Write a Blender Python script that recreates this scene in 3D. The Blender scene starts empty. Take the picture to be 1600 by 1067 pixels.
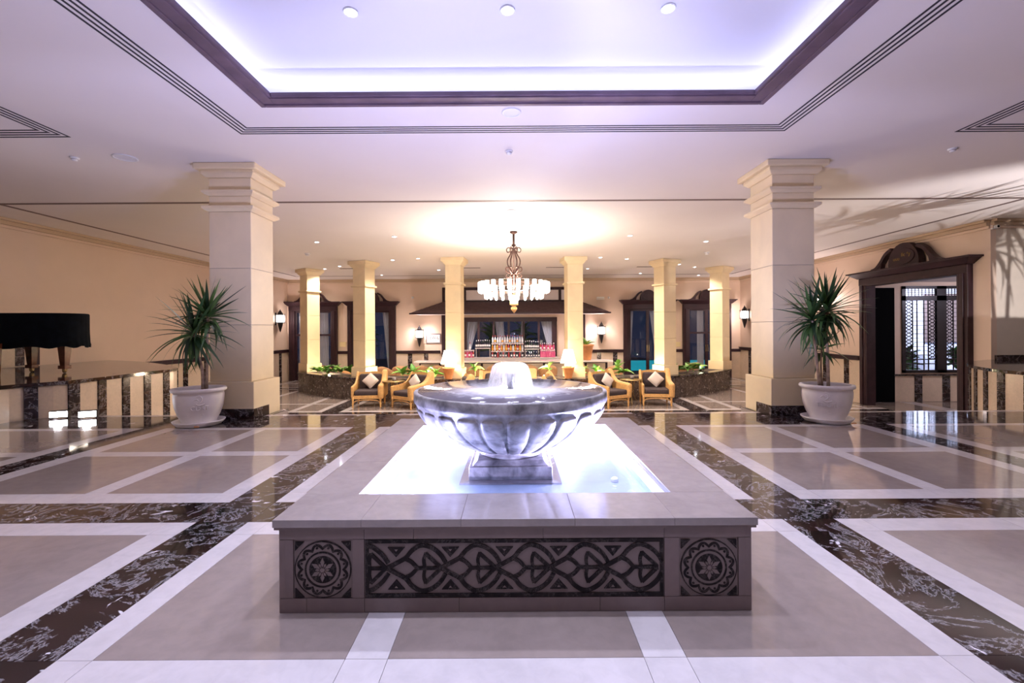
import bpy, math, random
from mathutils import Matrix, Vector, Euler
random.seed(7)
PI = math.pi
S = bpy.context.scene
COL = S.collection
# ------------------------------------------------------------------ camera, world, exposure, large lights
FPX, CX, CY, ROLL = 711.1, 803.0, 515.0, 0.006
def at(x, y, Y):
    """world X and Z of the photo point (x, y) at depth Y"""
    xc = x - CX - ROLL * (y - CY); yc = y - CY + ROLL * (x - CX)
    return xc * Y / FPX, 1.0 - yc * Y / FPX
cam_d = bpy.data.cameras.new('camera'); cam = bpy.data.objects.new('camera', cam_d); COL.objects.link(cam)
cam_d.lens = 16.0; cam_d.sensor_width = 36.0
cam_d.shift_x = -3.0 / 1600; cam_d.shift_y = -18.5 / 1600
cam_d.clip_start = 0.05; cam_d.clip_end = 200
cam.matrix_world = Matrix.Translation((0, 0, 1.0)) @ Matrix.Rotation(PI / 2, 4, 'X') @ Matrix.Rotation(-ROLL, 4, 'Z')
S.camera = cam
W = bpy.data.worlds.new('night'); S.world = W; W.use_nodes = True
W.node_tree.nodes['Background'].inputs[0].default_value = (0.010, 0.014, 0.03, 1)
W.node_tree.nodes['Background'].inputs[1].default_value = 1.0
S.view_settings.view_transform = 'Standard'; S.view_settings.look = 'None'
S.view_settings.exposure = 0.80; S.view_settings.gamma = 1.0; S.view_settings.use_curve_mapping = False
S.cycles.sample_clamp_indirect = 4.0; S.cycles.max_bounces = 8; S.cycles.glossy_bounces = 4; S.cycles.caustics_reflective = False; S.cycles.caustics_refractive = False
def lamp(kind, name, loc, power, color, rot=None, aim=None, parent=None, **kw):
    d = bpy.data.lights.new(name, kind); d.energy = power; d.color = color
    for k, v in kw.items(): setattr(d, k, v)
    o = bpy.data.objects.new(name, d); COL.objects.link(o); o.location = loc
    if aim is not None:
        o.rotation_euler = (Vector(aim) - Vector(loc)).to_track_quat('-Z', 'Y').to_euler()
    elif rot: o.rotation_euler = rot
    if parent: o.parent = parent
    return o
COOL = (0.56, 0.59, 1.0); WARM = (1.0, 0.70, 0.42); NEUT = (1.0, 0.85, 0.72); LILAC = (0.74, 0.70, 1.0)
# LED strips lying in the cove behind the frame of the ceiling tray
for sx in (-1, 1):
    lamp('AREA', 'cove_led', (sx * 2.24, 1.7, 2.965), 5.5, COOL, rot=(PI, 0, 0), shape='RECTANGLE', size=0.12, size_y=4.5)
for yy in (-0.7, 3.96):
    lamp('AREA', 'cove_led', (0, yy, 2.965), 5.5, COOL, rot=(PI, 0, 0), shape='RECTANGLE', size=4.3, size_y=0.12)

# ------------------------------------------------------------------ mesh helpers
class MB:
    def __init__(s): s.v = []; s.f = []
    def add(s, vs, fs):
        n = len(s.v); s.v += [tuple(p) for p in vs]; s.f += [tuple(i + n for i in q) for q in fs]; return s
    def box(s, x0, x1, y0, y1, z0, z1):
        return s.add([(x0, y0, z0), (x1, y0, z0), (x1, y1, z0), (x0, y1, z0), (x0, y0, z1), (x1, y0, z1), (x1, y1, z1), (x0, y1, z1)],
                     [(0, 3, 2, 1), (4, 5, 6, 7), (0, 1, 5, 4), (1, 2, 6, 5), (2, 3, 7, 6), (3, 0, 4, 7)])
    def frus(s, x0, x1, y0, y1, z0, a0, a1, b0, b1, z1):
        return s.add([(x0, y0, z0), (x1, y0, z0), (x1, y1, z0), (x0, y1, z0), (a0, b0, z1), (a1, b0, z1), (a1, b1, z1), (a0, b1, z1)],
                     [(0, 3, 2, 1), (4, 5, 6, 7), (0, 1, 5, 4), (1, 2, 6, 5), (2, 3, 7, 6), (3, 0, 4, 7)])
    def bar(s, p, q, w, h=None):
        p = Vector(p); q = Vector(q); h = w if h is None else h
        d = (q - p).normalized(); u = d.cross(Vector((0, 0, 1)))
        if u.length < 1e-4: u = Vector((1, 0, 0))
        u.normalize(); n = u.cross(d)
        vs = [c + u * a * w / 2 + n * b * h / 2 for c in (p, q) for a, b in ((-1, -1), (1, -1), (1, 1), (-1, 1))]
        return s.add(vs, [(0, 1, 2, 3), (7, 6, 5, 4), (0, 4, 5, 1), (1, 5, 6, 2), (2, 6, 7, 3), (3, 7, 4, 0)])
    def prism(s, poly, a, b, plane='xy'):
        n = len(poly)
        def P(p, t): return (p[0], p[1], t) if plane == 'xy' else ((p[0], t, p[1]) if plane == 'xz' else (t, p[0], p[1]))
        vs = [P(p, a) for p in poly] + [P(p, b) for p in poly]
        fs = [tuple(range(n))[::-1], tuple(range(n, 2 * n))] + [(i, (i + 1) % n, n + (i + 1) % n, n + i) for i in range(n)]
        return s.add(vs, fs)
    def lathe(s, prof, seg=24, c=(0, 0, 0), cap=True, sx=1, sy=1):
        m = len(prof); vs = []; fs = []
        for i in range(seg):
            a = 2 * PI * i / seg
            for r, z in prof: vs.append((c[0] + r * math.cos(a) * sx, c[1] + r * math.sin(a) * sy, c[2] + z))
        for i in range(seg):
            j = (i + 1) % seg
            for k in range(m - 1): fs.append((i * m + k, j * m + k, j * m + k + 1, i * m + k + 1))
        if cap:
            fs.append(tuple(i * m for i in range(seg))[::-1]); fs.append(tuple(i * m + m - 1 for i in range(seg)))
        return s.add(vs, fs)
    def tube(s, pts, r, seg=6, flat=1.0, closed=False):
        pts = [Vector(p) for p in pts]; n = len(pts); rr = r if isinstance(r, (list, tuple)) else [r] * n
        vs = []; prev = None
        for i, p in enumerate(pts):
            if closed: t = (pts[(i + 1) % n] - pts[i - 1]).normalized()
            else: t = (pts[min(i + 1, n - 1)] - pts[max(i - 1, 0)]).normalized()
            u = t.cross(Vector((0, 0, 1))) if prev is None else prev - t * prev.dot(t)
            if u.length < 1e-4: u = t.cross(Vector((1, 0, 0)))
            u.normalize(); prev = u; w = t.cross(u)
            for k in range(seg):
                a = 2 * PI * k / seg
                vs.append(p + u * math.cos(a) * rr[i] + w * math.sin(a) * rr[i] * flat)
        fs = [(i * seg + k, i * seg + (k + 1) % seg, ((i + 1) % n) * seg + (k + 1) % seg, ((i + 1) % n) * seg + k) for i in range(n if closed else n - 1) for k in range(seg)]
        if not closed: fs += [tuple(range(seg))[::-1], tuple(range((n - 1) * seg, n * seg))]
        return s.add(vs, fs)
    def ribbon(s, pts, w, y0, y1, closed=False):
        """flat strip in the xz plane, thick from y0 (front) to y1"""
        P = [Vector((p[0], p[1])) for p in pts]; n = len(P); L = []; R = []
        for i in range(n):
            t = (P[(i + 1) % n] - P[i - 1]) if closed else (P[min(i + 1, n - 1)] - P[max(i - 1, 0)])
            t.normalize(); nn = Vector((-t.y, t.x)) * w / 2
            L.append(P[i] + nn); R.append(P[i] - nn)
        vs = []
        for i in range(n): vs += [(L[i].x, y0, L[i].y), (R[i].x, y0, R[i].y), (R[i].x, y1, R[i].y), (L[i].x, y1, L[i].y)]
        fs = []
        for i in range(n if closed else n - 1):
            j = (i + 1) % n
            for k in range(4): fs.append((i * 4 + k, i * 4 + (k + 1) % 4, j * 4 + (k + 1) % 4, j * 4 + k))
        if not closed: fs += [(0, 3, 2, 1), ((n - 1) * 4, (n - 1) * 4 + 1, (n - 1) * 4 + 2, (n - 1) * 4 + 3)]
        return s.add(vs, fs)
    def grid(s, fn, nu, nv, wrap=False):
        vs = [fn(i / nu, j / nv) for i in range(nu + (0 if wrap else 1)) for j in range(nv + 1)]
        m = nv + 1; fs = []
        for i in range(nu):
            k = (i + 1) % nu if wrap else i + 1
            for j in range(nv): fs.append((i * m + j, k * m + j, k * m + j + 1, i * m + j + 1))
        return s.add(vs, fs)
    def sphere(s, c, r, seg=12, rings=8, sz=1):
        pr = [(max(1e-4, r * math.sin(PI * k / rings)), -r * sz * math.cos(PI * k / rings)) for k in range(rings + 1)]
        return s.lathe(pr, seg, c)
    def xf(s, M):
        s.v = [tuple(M @ Vector(p)) for p in s.v]; return s
    def mesh(s, name, m, smooth=False):
        me = bpy.data.meshes.new(name); me.from_pydata(s.v, [], s.f); me.update()
        for mm in (m if isinstance(m, (list, tuple)) else [m]): me.materials.append(mm)
        if smooth:
            for p in me.polygons: p.use_smooth = True
        return me
    def build(s, name, m, parent=None, smooth=False, bevel=0, seg=2, world=False):
        off = Vector((0, 0, 0))
        if world and parent is not None:
            q = parent
            while q is not None: off += q.location; q = q.parent
            s.v = [(p[0] - off.x, p[1] - off.y, p[2] - off.z) for p in s.v]
        o = bpy.data.objects.new(name, s.mesh(name, m, smooth)); COL.objects.link(o)
        if parent is not None: o.parent = parent
        if bevel:
            b = o.modifiers.new('bevel', 'BEVEL'); b.width = bevel; b.segments = seg; b.limit_method = 'ANGLE'; b.angle_limit = 0.6
            if smooth is None: pass
        elif smooth == 'auto': pass
        return o
def put(mesh, name, parent=None, loc=(0, 0, 0), rot=(0, 0, 0), scale=(1, 1, 1)):
    o = bpy.data.objects.new(name, mesh); COL.objects.link(o)
    o.location = loc; o.rotation_euler = rot; o.scale = scale
    if parent is not None: o.parent = parent
    return o
ORD = ['first', 'second', 'third', 'fourth', 'fifth', 'sixth', 'seventh', 'eighth', 'ninth', 'tenth', 'eleventh', 'twelfth', 'thirteenth', 'fourteenth']
def tag(o, label, cat, group=None):
    o['label'] = label; o['category'] = cat
    if group: o['group'] = group
    return o
def thing(name, label, cat, loc=(0, 0, 0), rz=0, group=None):
    o = bpy.data.objects.new(name, None); COL.objects.link(o); o.empty_display_size = 0.1
    o.location = loc; o.rotation_euler = (0, 0, rz)
    return tag(o, label, cat, group)
def struct(o, label=None):
    o['kind'] = 'structure'
    if label: o['label'] = label
    return o
def sroot(name, loc=(0, 0, 0), rz=0, label=None):
    o = bpy.data.objects.new(name, None); COL.objects.link(o); o.location = loc; o.rotation_euler = (0, 0, rz)
    return struct(o, label)
def clone(o, loc, rz, label, parent=None):
    c = o.copy(); COL.objects.link(c); c.parent = parent
    if parent is None:
        c.location = loc; c.rotation_euler = (0, 0, rz)
        if label: c['label'] = label
    for ch in list(o.children): clone(ch, None, 0, None, c)
    return c
def spline(pts, n=6, closed=False):
    P = [Vector(p) for p in pts]; m = len(P); out = []
    for i in range(m if closed else m - 1):
        a = P[i - 1] if (closed or i > 0) else P[0] * 2 - P[1]
        b = P[i]; c = P[(i + 1) % m]
        d = P[(i + 2) % m] if (closed or i + 2 < m) else c * 2 - b
        for k in range(n):
            t = k / n
            out.append(0.5 * ((2 * b) + (c - a) * t + (2 * a - 5 * b + 4 * c - d) * t * t + (3 * b - a - 3 * c + d) * t ** 3))
    if not closed: out.append(P[-1])
    return out
def textmesh(txt, size, depth, m, font_align='CENTER'):
    cu = bpy.data.curves.new('lettering', 'FONT'); cu.body = txt; cu.size = size; cu.extrude = depth; cu.align_x = font_align; cu.resolution_u = 2
    o = bpy.data.objects.new('lettering', cu); COL.objects.link(o)
    me = bpy.data.meshes.new_from_object(o.evaluated_get(bpy.context.evaluated_depsgraph_get()))
    bpy.data.objects.remove(o); bpy.data.curves.remove(cu)
    me.materials.clear(); me.materials.append(m); return me

# ------------------------------------------------------------------ materials
def newmat(name):
    m = bpy.data.materials.new(name); m.use_nodes = True
    nt = m.node_tree; b = nt.nodes['Principled BSDF']; return m, nt, b
def coords(nt, scale=1.0, jitter=0.0, obj=False):
    if obj:
        t = nt.nodes.new('ShaderNodeTexCoord'); src = t.outputs['Object']
    else:
        t = nt.nodes.new('ShaderNodeNewGeometry'); src = t.outputs['Position']
    if jitter:
        oi = nt.nodes.new('ShaderNodeObjectInfo'); mu = nt.nodes.new('ShaderNodeMath'); mu.operation = 'MULTIPLY'; mu.inputs[1].default_value = jitter
        nt.links.new(oi.outputs['Random'], mu.inputs[0])
        ad = nt.nodes.new('ShaderNodeVectorMath'); ad.operation = 'ADD'
        nt.links.new(src, ad.inputs[0]); nt.links.new(mu.outputs[0], ad.inputs[1]); src = ad.outputs[0]
    mp = nt.nodes.new('ShaderNodeMapping'); nt.links.new(src, mp.inputs[0])
    mp.inputs['Scale'].default_value = scale if isinstance(scale, tuple) else (scale,) * 3
    return mp.outputs[0]
def noise(nt, vec, scale, detail=4, dist=0.0, rough=0.55):
    n = nt.nodes.new('ShaderNodeTexNoise'); n.inputs['Scale'].default_value = scale; n.inputs['Detail'].default_value = detail
    n.inputs['Distortion'].default_value = dist; n.inputs['Roughness'].default_value = rough
    nt.links.new(vec, n.inputs['Vector']); return n.outputs['Fac']
def ramp(nt, fac, stops):
    r = nt.nodes.new('ShaderNodeValToRGB'); el = r.color_ramp.elements
    while len(el) < len(stops): el.new(0.5)
    for e, (p, c) in zip(el, stops):
        e.position = p; e.color = (c[0], c[1], c[2], 1) if isinstance(c, tuple) else (c, c, c, 1)
    nt.links.new(fac, r.inputs[0]); return r.outputs[0]
def mixc(nt, fac, a, b):
    m = nt.nodes.new('ShaderNodeMix'); m.data_type = 'RGBA'
    for s, i in ((fac, 0), (a, 6), (b, 7)):
        if hasattr(s, 'links') or hasattr(s, 'is_linked'): nt.links.new(s, m.inputs[i])
        elif isinstance(s, tuple): m.inputs[i].default_value = (s[0], s[1], s[2], 1)
        else: m.inputs[i].default_value = s
    return m.outputs[2]
def bump(nt, b, fac, strength, dist=0.01):
    n = nt.nodes.new('ShaderNodeBump'); n.inputs['Strength'].default_value = strength; n.inputs['Distance'].default_value = dist
    nt.links.new(fac, n.inputs['Height']); nt.links.new(n.outputs[0], b.inputs['Normal'])
def mat(name, c, rough=0.5, metal=0.0, var=0.0, vscale=4.0, bmp=0.0, bscale=60, spec=0.5, jit=0.0, c2=None, obj=False):
    m, nt, b = newmat(name)
    b.inputs['Base Color'].default_value = (c[0], c[1], c[2], 1); b.inputs['Roughness'].default_value = rough
    b.inputs['Metallic'].default_value = metal; b.inputs['Specular IOR Level'].default_value = spec
    if var or c2:
        v = coords(nt, 1.0, jit, obj); f = noise(nt, v, vscale, 5, 0.4)
        lo = tuple(x * (1 - var) for x in c); hi = c2 if c2 else tuple(min(1, x * (1 + var)) for x in c)
        nt.links.new(ramp(nt, f, [(0.32, lo), (0.68, hi)]), b.inputs['Base Color'])
    if bmp:
        bump(nt, b, noise(nt, coords(nt, 1.0, 0, obj), bscale, 3), bmp)
    return m
def emit(name, c, s):
    m, nt, b = newmat(name)
    b.inputs['Base Color'].default_value = (c[0], c[1], c[2], 1)
    b.inputs['Emission Color'].default_value = (c[0], c[1], c[2], 1); b.inputs['Emission Strength'].default_value = s
    return m
def dark_marble(name, rough, scale=1.0, lo=(0.004, 0.003, 0.004), hi=(0.040, 0.017, 0.015), white=(0.72, 0.68, 0.72), blotch=0.70):
    m, nt, b = newmat(name)
    v = coords(nt, scale, 37.0)
    f1 = noise(nt, v, 2.4, 8, 1.2, 0.6)
    base = ramp(nt, f1, [(0.30, lo), (0.50, tuple((x + y) * 0.42 for x, y in zip(lo, hi))), (0.72, hi)])
    f2 = noise(nt, v, 3.0, 10, 0.7, 0.74)
    sub = nt.nodes.new('ShaderNodeMath'); sub.operation = 'SUBTRACT'; sub.inputs[1].default_value = 0.5; nt.links.new(f2, sub.inputs[0])
    ab = nt.nodes.new('ShaderNodeMath'); ab.operation = 'ABSOLUTE'; nt.links.new(sub.outputs[0], ab.inputs[0])
    vein = ramp(nt, ab.outputs[0], [(0.0, 0.75), (0.017, 0.0)])
    f3 = noise(nt, v, 6.5, 4, 0.8, 0.6)
    bl = ramp(nt, f3, [(blotch, 0.0), (blotch + 0.025, 1.0)])
    c = mixc(nt, vein, base, tuple(x * 0.55 for x in white)); c = mixc(nt, bl, c, white)
    nt.links.new(c, b.inputs['Base Color']); b.inputs['Roughness'].default_value = rough; b.inputs['IOR'].default_value = 1.5
    return m
def light_marble(name, c, var, rough, scale=2.0, spec=0.5):
    m, nt, b = newmat(name)
    v = coords(nt, 1.0, 31.0); f = noise(nt, v, scale, 7, 1.0, 0.62); g = noise(nt, v, scale * 9, 4, 0.4)
    a = ramp(nt, f, [(0.30, tuple(x * (1 - var) for x in c)), (0.70, tuple(min(1, x * (1 + var * 0.6)) for x in c))])
    d = ramp(nt, g, [(0.35, 0.90), (0.6, 1.0)])
    mu = nt.nodes.new('ShaderNodeMix'); mu.data_type = 'RGBA'; mu.blend_type = 'MULTIPLY'; mu.inputs[0].default_value = 0.8
    nt.links.new(a, mu.inputs[6]); nt.links.new(d, mu.inputs[7])
    nt.links.new(mu.outputs[2], b.inputs['Base Color']); b.inputs['Roughness'].default_value = rough; b.inputs['Specular IOR Level'].default_value = spec; b.inputs['IOR'].default_value = 1.6
    return m
def glass(name, tint, refl=1.45, rough=0.0, bumpy=0.0, bscale=8.0, body=None, bodymix=0.0):
    """clear sheet: transparent seen straight on, mirror-like at a slant"""
    m, nt, b = newmat(name); nt.nodes.remove(b); out = nt.nodes['Material Output']
    tr = nt.nodes.new('ShaderNodeBsdfTransparent'); tr.inputs[0].default_value = (tint[0], tint[1], tint[2], 1)
    gl = nt.nodes.new('ShaderNodeBsdfGlossy'); gl.inputs['Roughness'].default_value = rough
    lw = nt.nodes.new('ShaderNodeLayerWeight'); lw.inputs[0].default_value = 0.5
    pw = nt.nodes.new('ShaderNodeMath'); pw.operation = 'POWER'; pw.inputs[1].default_value = 5.0; nt.links.new(lw.outputs['Facing'], pw.inputs[0])
    f0 = ((refl - 1) / (refl + 1)) ** 2
    fr = nt.nodes.new('ShaderNodeMath'); fr.operation = 'MULTIPLY_ADD'; fr.inputs[1].default_value = 1 - f0; fr.inputs[2].default_value = f0; nt.links.new(pw.outputs[0], fr.inputs[0])
    mx = nt.nodes.new('ShaderNodeMixShader')
    nt.links.new(fr.outputs[0], mx.inputs[0]); nt.links.new(gl.outputs[0], mx.inputs[2])
    if body:
        df = nt.nodes.new('ShaderNodeBsdfDiffuse'); df.inputs[0].default_value = (body[0], body[1], body[2], 1)
        m2 = nt.nodes.new('ShaderNodeMixShader'); m2.inputs[0].default_value = bodymix
        nt.links.new(tr.outputs[0], m2.inputs[1]); nt.links.new(df.outputs[0], m2.inputs[2]); nt.links.new(m2.outputs[0], mx.inputs[1])
        m['mixnode'] = m2.name
    else: nt.links.new(tr.outputs[0], mx.inputs[1])
    if bumpy:
        n = nt.nodes.new('ShaderNodeBump'); n.inputs['Strength'].default_value = bumpy; n.inputs['Distance'].default_value = 0.02
        nt.links.new(noise(nt, coords(nt, 1.0), bscale, 4, 0.6), n.inputs['Height'])
        nt.links.new(n.outputs[0], gl.inputs['Normal']); nt.links.new(n.outputs[0], lw.inputs['Normal'])
    nt.links.new(mx.outputs[0], out.inputs[0]); return m
M = {}
M['wall'] = mat('cream_plaster', (0.74, 0.575, 0.45), 0.6, var=0.03, vscale=1.2)
M['wall_grey'] = mat('pale_plaster', (0.70, 0.62, 0.52), 0.6, var=0.03)
M['ceil'] = mat('ceiling_paint', (0.82, 0.765, 0.735), 0.7, var=0.015, vscale=1)
M['tray'] = mat('tray_paint', (0.82, 0.81, 0.84), 0.7)
M['stone'] = mat('cream_limestone', (0.84, 0.69, 0.435), 0.5, var=0.06, vscale=2.5, bmp=0.06, bscale=90, jit=20)
M['wood'] = mat('dark_wood', (0.030, 0.012, 0.016), 0.42, spec=0.3, var=0.25, vscale=6)
M['frame'] = mat('tray_frame_wood', (0.13, 0.085, 0.115), 0.5, var=0.2, vscale=5)
M['crown'] = mat('crown_paint', (0.56, 0.42, 0.29), 0.55)
M['slot'] = mat('slot_black', (0.02, 0.018, 0.028), 0.6)
M['slotb'] = mat('slot_brown', (0.17, 0.12, 0.11), 0.6)
M['dark'] = dark_marble('dark_brown_marble', 0.06, 1.15, blotch=0.655)
M['dark2'] = dark_marble('dark_marble_cladding', 0.16, 1.6, blotch=0.73)
M['planter'] = dark_marble('planter_marble', 0.14, 2.6, lo=(0.03, 0.022, 0.022), hi=(0.12, 0.085, 0.07), white=(0.42, 0.35, 0.31), blotch=0.62)
M['white'] = light_marble('white_marble', (0.62, 0.565, 0.565), 0.08, 0.07)
M['tan'] = light_marble('tan_marble', (0.30, 0.24, 0.215), 0.12, 0.06)
M['panel'] = light_marble('cream_marble_panel', (0.70, 0.56, 0.42), 0.07, 0.22, 4)
M['grout'] = mat('grout', (0.30, 0.25, 0.22), 0.7)
M['ledge'] = light_marble('grey_beige_ledge', (0.27, 0.23, 0.225), 0.16, 0.16, 3)
M['basin'] = light_marble('brown_beige_stone', (0.155, 0.108, 0.102), 0.15, 0.5, 3)
M['inlay'] = dark_marble('black_inlay', 0.6, 4.0, lo=(0.008, 0.007, 0.009), hi=(0.03, 0.022, 0.022), white=(0.2, 0.17, 0.16), blotch=0.78)
M['inlay'].node_tree.nodes['Principled BSDF'].inputs['Specular IOR Level'].default_value = 0.1
M['pool'] = mat('pool_plaster', (0.78, 0.84, 0.93), 0.5, var=0.07, vscale=6)
M['bowl'] = mat('weathered_stone', (0.15, 0.14, 0.15), 0.42, var=0.6, vscale=11, c2=(0.47, 0.44, 0.44), bmp=0.15, bscale=45)
M['water'] = glass('water', (0.90, 0.95, 1.0), 1.33, 0.02, 0.10, 9.0)
M['steel'] = mat('nozzle_metal', (0.10, 0.10, 0.15), 0.35, 0.6)
M['pot'] = mat('painted_pot', (0.80, 0.74, 0.70), 0.5, var=0.05, vscale=12)
M['soil'] = mat('soil', (0.06, 0.04, 0.03), 0.9, var=0.4, vscale=30)
M['trunk'] = mat('palm_trunk', (0.36, 0.25, 0.17), 0.8, var=0.3, vscale=25)
M['velvet'] = mat('black_velvet', (0.003, 0.0045, 0.007), 0.85, var=0.5, vscale=8, spec=0.12)
M['mahog'] = mat('mahogany', (0.13, 0.038, 0.016), 0.22, var=0.4, vscale=9)
M['brass'] = mat('brass', (0.35, 0.24, 0.10), 0.35, 0.9)
M['wicker'] = mat('golden_wicker', (0.66, 0.37, 0.13), 0.5, var=0.18, vscale=30, bmp=0.4, bscale=160)
M['tub'] = mat('brown_wicker', (0.42, 0.22, 0.10), 0.5, var=0.2, vscale=25, bmp=0.4, bscale=140)
M['cush'] = mat('dark_brown_fabric', (0.050, 0.032, 0.034), 0.85, var=0.2, vscale=30)
M['pillow'] = mat('beige_fabric', (0.66, 0.56, 0.50), 0.85, bmp=0.2, bscale=120)
M['terra'] = mat('terracotta', (0.58, 0.25, 0.09), 0.6, var=0.12, vscale=9)
M['iron'] = mat('wrought_iron', (0.09, 0.045, 0.036), 0.45, 0.5, var=0.3, vscale=20)
M['blackmetal'] = mat('black_metal', (0.018, 0.013, 0.015), 0.4, 0.3)
M['whitep'] = mat('white_plastic', (0.82, 0.82, 0.82), 0.4)
M['ivory'] = mat('ivory_plastic', (0.80, 0.66, 0.36), 0.4)
M['counter'] = light_marble('pale_counter', (0.80, 0.72, 0.68), 0.06, 0.15, 4)
M['cloth'] = mat('sheer_curtain', (0.80, 0.77, 0.78), 0.8)
M['roof'] = mat('dark_shingle', (0.085, 0.05, 0.058), 0.55, var=0.3, vscale=7)
M['soffit'] = mat('soffit_paint', (0.80, 0.72, 0.72), 0.6)
M['pane'] = glass('window_pane', (0.82, 0.84, 0.88), 1.5)
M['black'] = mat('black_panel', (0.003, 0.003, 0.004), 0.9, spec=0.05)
M['lamp_on'] = emit('lamp_disc', (0.88, 0.90, 1.0), 28)
M['flood'] = emit('flood_lens', (0.92, 0.94, 1.0), 22)
M['crystal'] = emit('lit_crystal', (1.0, 0.92, 0.80), 4.5)
M['sconce'] = emit('lit_lantern_glass', (1.0, 0.93, 0.90), 4)
M['shade'] = emit('lit_lampshade', (1.0, 0.90, 0.74), 2.6)
def leafmat(name, c, c2):
    m, nt, b = newmat(name)
    oi = nt.nodes.new('ShaderNodeObjectInfo')
    nt.links.new(ramp(nt, oi.outputs['Random'], [(0.1, c), (0.9, c2)]), b.inputs['Base Color'])
    b.inputs['Roughness'].default_value = 0.42
    return m
M['leaf'] = leafmat('palm_leaf', (0.012, 0.038, 0.012), (0.07, 0.15, 0.035))
M['leaf2'] = leafmat('bright_leaf', (0.08, 0.26, 0.03), (0.28, 0.50, 0.10))
M['bush'] = leafmat('garden_leaf', (0.03, 0.16, 0.03), (0.10, 0.36, 0.07))
# ------------------------------------------------------------------ room shell
ZS, ZC, YB, XW = -0.85, 2.90, 17.0, 8.46      # lounge floor, ceiling, far wall, side walls
def holed(x0, x1, z0, z1, holes):
    xs = sorted({x0, x1} | {min(max(h[i], x0), x1) for h in holes for i in (0, 1)})
    zs = sorted({z0, z1} | {min(max(h[i], z0), z1) for h in holes for i in (2, 3)})
    out = []
    for a, b in zip(xs, xs[1:]):
        run = None
        for c, d in zip(zs, zs[1:]):
            mx, mz = (a + b) / 2, (c + d) / 2
            if any(h[0] < mx < h[1] and h[2] < mz < h[3] for h in holes):
                if run: out.append((a, b, run[0], run[1])); run = None
            else: run = (run[0], d) if run else (c, d)
        if run: out.append((a, b, run[0], run[1]))
    return out
# near floor: a bed with every slab of the inlay laid on it
FL = struct(MB().box(-XW, 14, -5, 5.45, -0.10, -0.006).box(-3.56, -2.9, 5.45, 5.82, -0.9, -0.006).box(2.9, 3.56, 5.45, 5.82, -0.9, -0.006).build('floor', M['grout']))
XB = [0.0, 0.39, 0.52, 1.29, 1.40, 1.67, 1.81, 2.53, 2.66, 3.46, 3.61, 3.85, 4.00, 5.4, 6.9, 7.05]
XBR = XB + [8.46, 9.8, 11.2, 12.6, 14.0]; XBL = XB + [XW]
YBK = [-5, -3.6, -2.2, -0.8, 0.2, 0.75, 1.07, 1.386, 2.24, 2.385, 2.66, 2.815, 3.66, 3.79, 4.62, 4.72, 5.37, 5.45]
def cellmat(ax, y):
    if 2.385 < y < 2.66 or 4.72 < y < 5.37: return 'dark'
    if 1.40 < ax < 1.67 or 3.61 < ax < 3.85: return 'dark'
    if y > 5.37 or 2.24 < y < 2.385 or 2.66 < y < 2.815 or 3.66 < y < 3.79 or 4.62 < y < 4.72: return 'white'
    if 1.29 < ax < 1.81 or 3.46 < ax < 4.0 or 6.9 < ax < 7.05: return 'white'
    if ax < 1.29 and y < 1.386: return 'white'
    if 0.39 < ax < 0.52 and 1.386 < y < 2.24: return 'white'
    if 2.53 < ax < 2.66 and y > 2.8: return 'white'
    return 'tan'
NM = {'dark': 'dark_marble_slab', 'white': 'white_marble_slab', 'tan': 'tan_marble_slab'}
G = 0.0008
for sx, xb in ((-1, XBL), (1, XBR)):
    for a, b in zip(xb, xb[1:]):
        run = None
        cells = []
        for c, d in zip(YBK, YBK[1:]):
            k = cellmat((a + b) / 2, (c + d) / 2)
            if run and run[2] == k and k == 'tan' and (c > 1.3 or b > 1.3): run[1] = d
            else:
                run = [c, d, k]; cells.append(run)
        if a == 0 and sx < 0: continue
        for c, d, k in cells:
            x0, x1 = ((a, b) if a else (-b, b)) if sx > 0 else (-b, -a)
            MB().box(x0 + G, x1 - G, c + G, d - G, -0.006, 0).build(NM[k], M[k], FL)
for sx in (-1, 1):
    MB().box(min(sx * 2.9, sx * 3.56), max(sx * 2.9, sx * 3.56), 5.451, 5.82, -0.006, 0).build('dark_marble_slab', M['dark'], FL)
# stair down to the lounge
ST = sroot('stairs', (0, 5.45, 0), 0, 'marble steps leading down to the lounge')
for k in range(4):
    y0 = 5.452 + k * 0.35; z1 = -0.17 * (k + 1)
    for x0, x1 in ((-XW, -3.57), (-2.89, 2.89), (3.57, 8.4)) if k == 0 else ((-XW, 8.4),):
        if k == 1 and False: pass
        MB().box(x0, x1, y0 if k != 1 else 5.83, y0 + 0.35, ZS - 0.04, z1).build('step', M['white'], ST, world=True)
# lounge floor
FL2 = struct(MB().box(-XW, 13.0, 6.85, YB + 3, ZS - 0.10, ZS - 0.006).build('floor_lounge', M['grout']))
XB2 = [0, 1.9, 2.02, 3.83, 3.98, 4.38, 4.53, 5.05, 5.2, 6.6, 6.75, 8.05, 8.15, 8.46]
YB2 = [6.86, 8.2, 9.6, 9.98, 10.32, 10.5, 11.45, 11.56, 13.0, 14.35, 14.5, 14.8, 14.95, 15.9, 16.05, YB]
def cell2(ax, y):
    if 9.98 < y < 10.32 or 14.5 < y < 14.8: return 'dark'
    if 3.98 < ax < 4.38: return 'dark'
    if 3.83 < ax < 4.53 or 10.32 < y < 10.5 or 14.35 < y < 14.95 or 9.6 < y < 9.98: return 'white'
    if ax > 4.5 and (5.05 < ax < 5.2 or 6.6 < ax < 6.75 or 11.45 < y < 11.56): return 'white'
    if 8.05 < ax < 8.15 or 15.9 < y < 16.05: return 'white'
    if 1.9 < ax < 2.02: return 'white'
    return 'tan'
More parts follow.
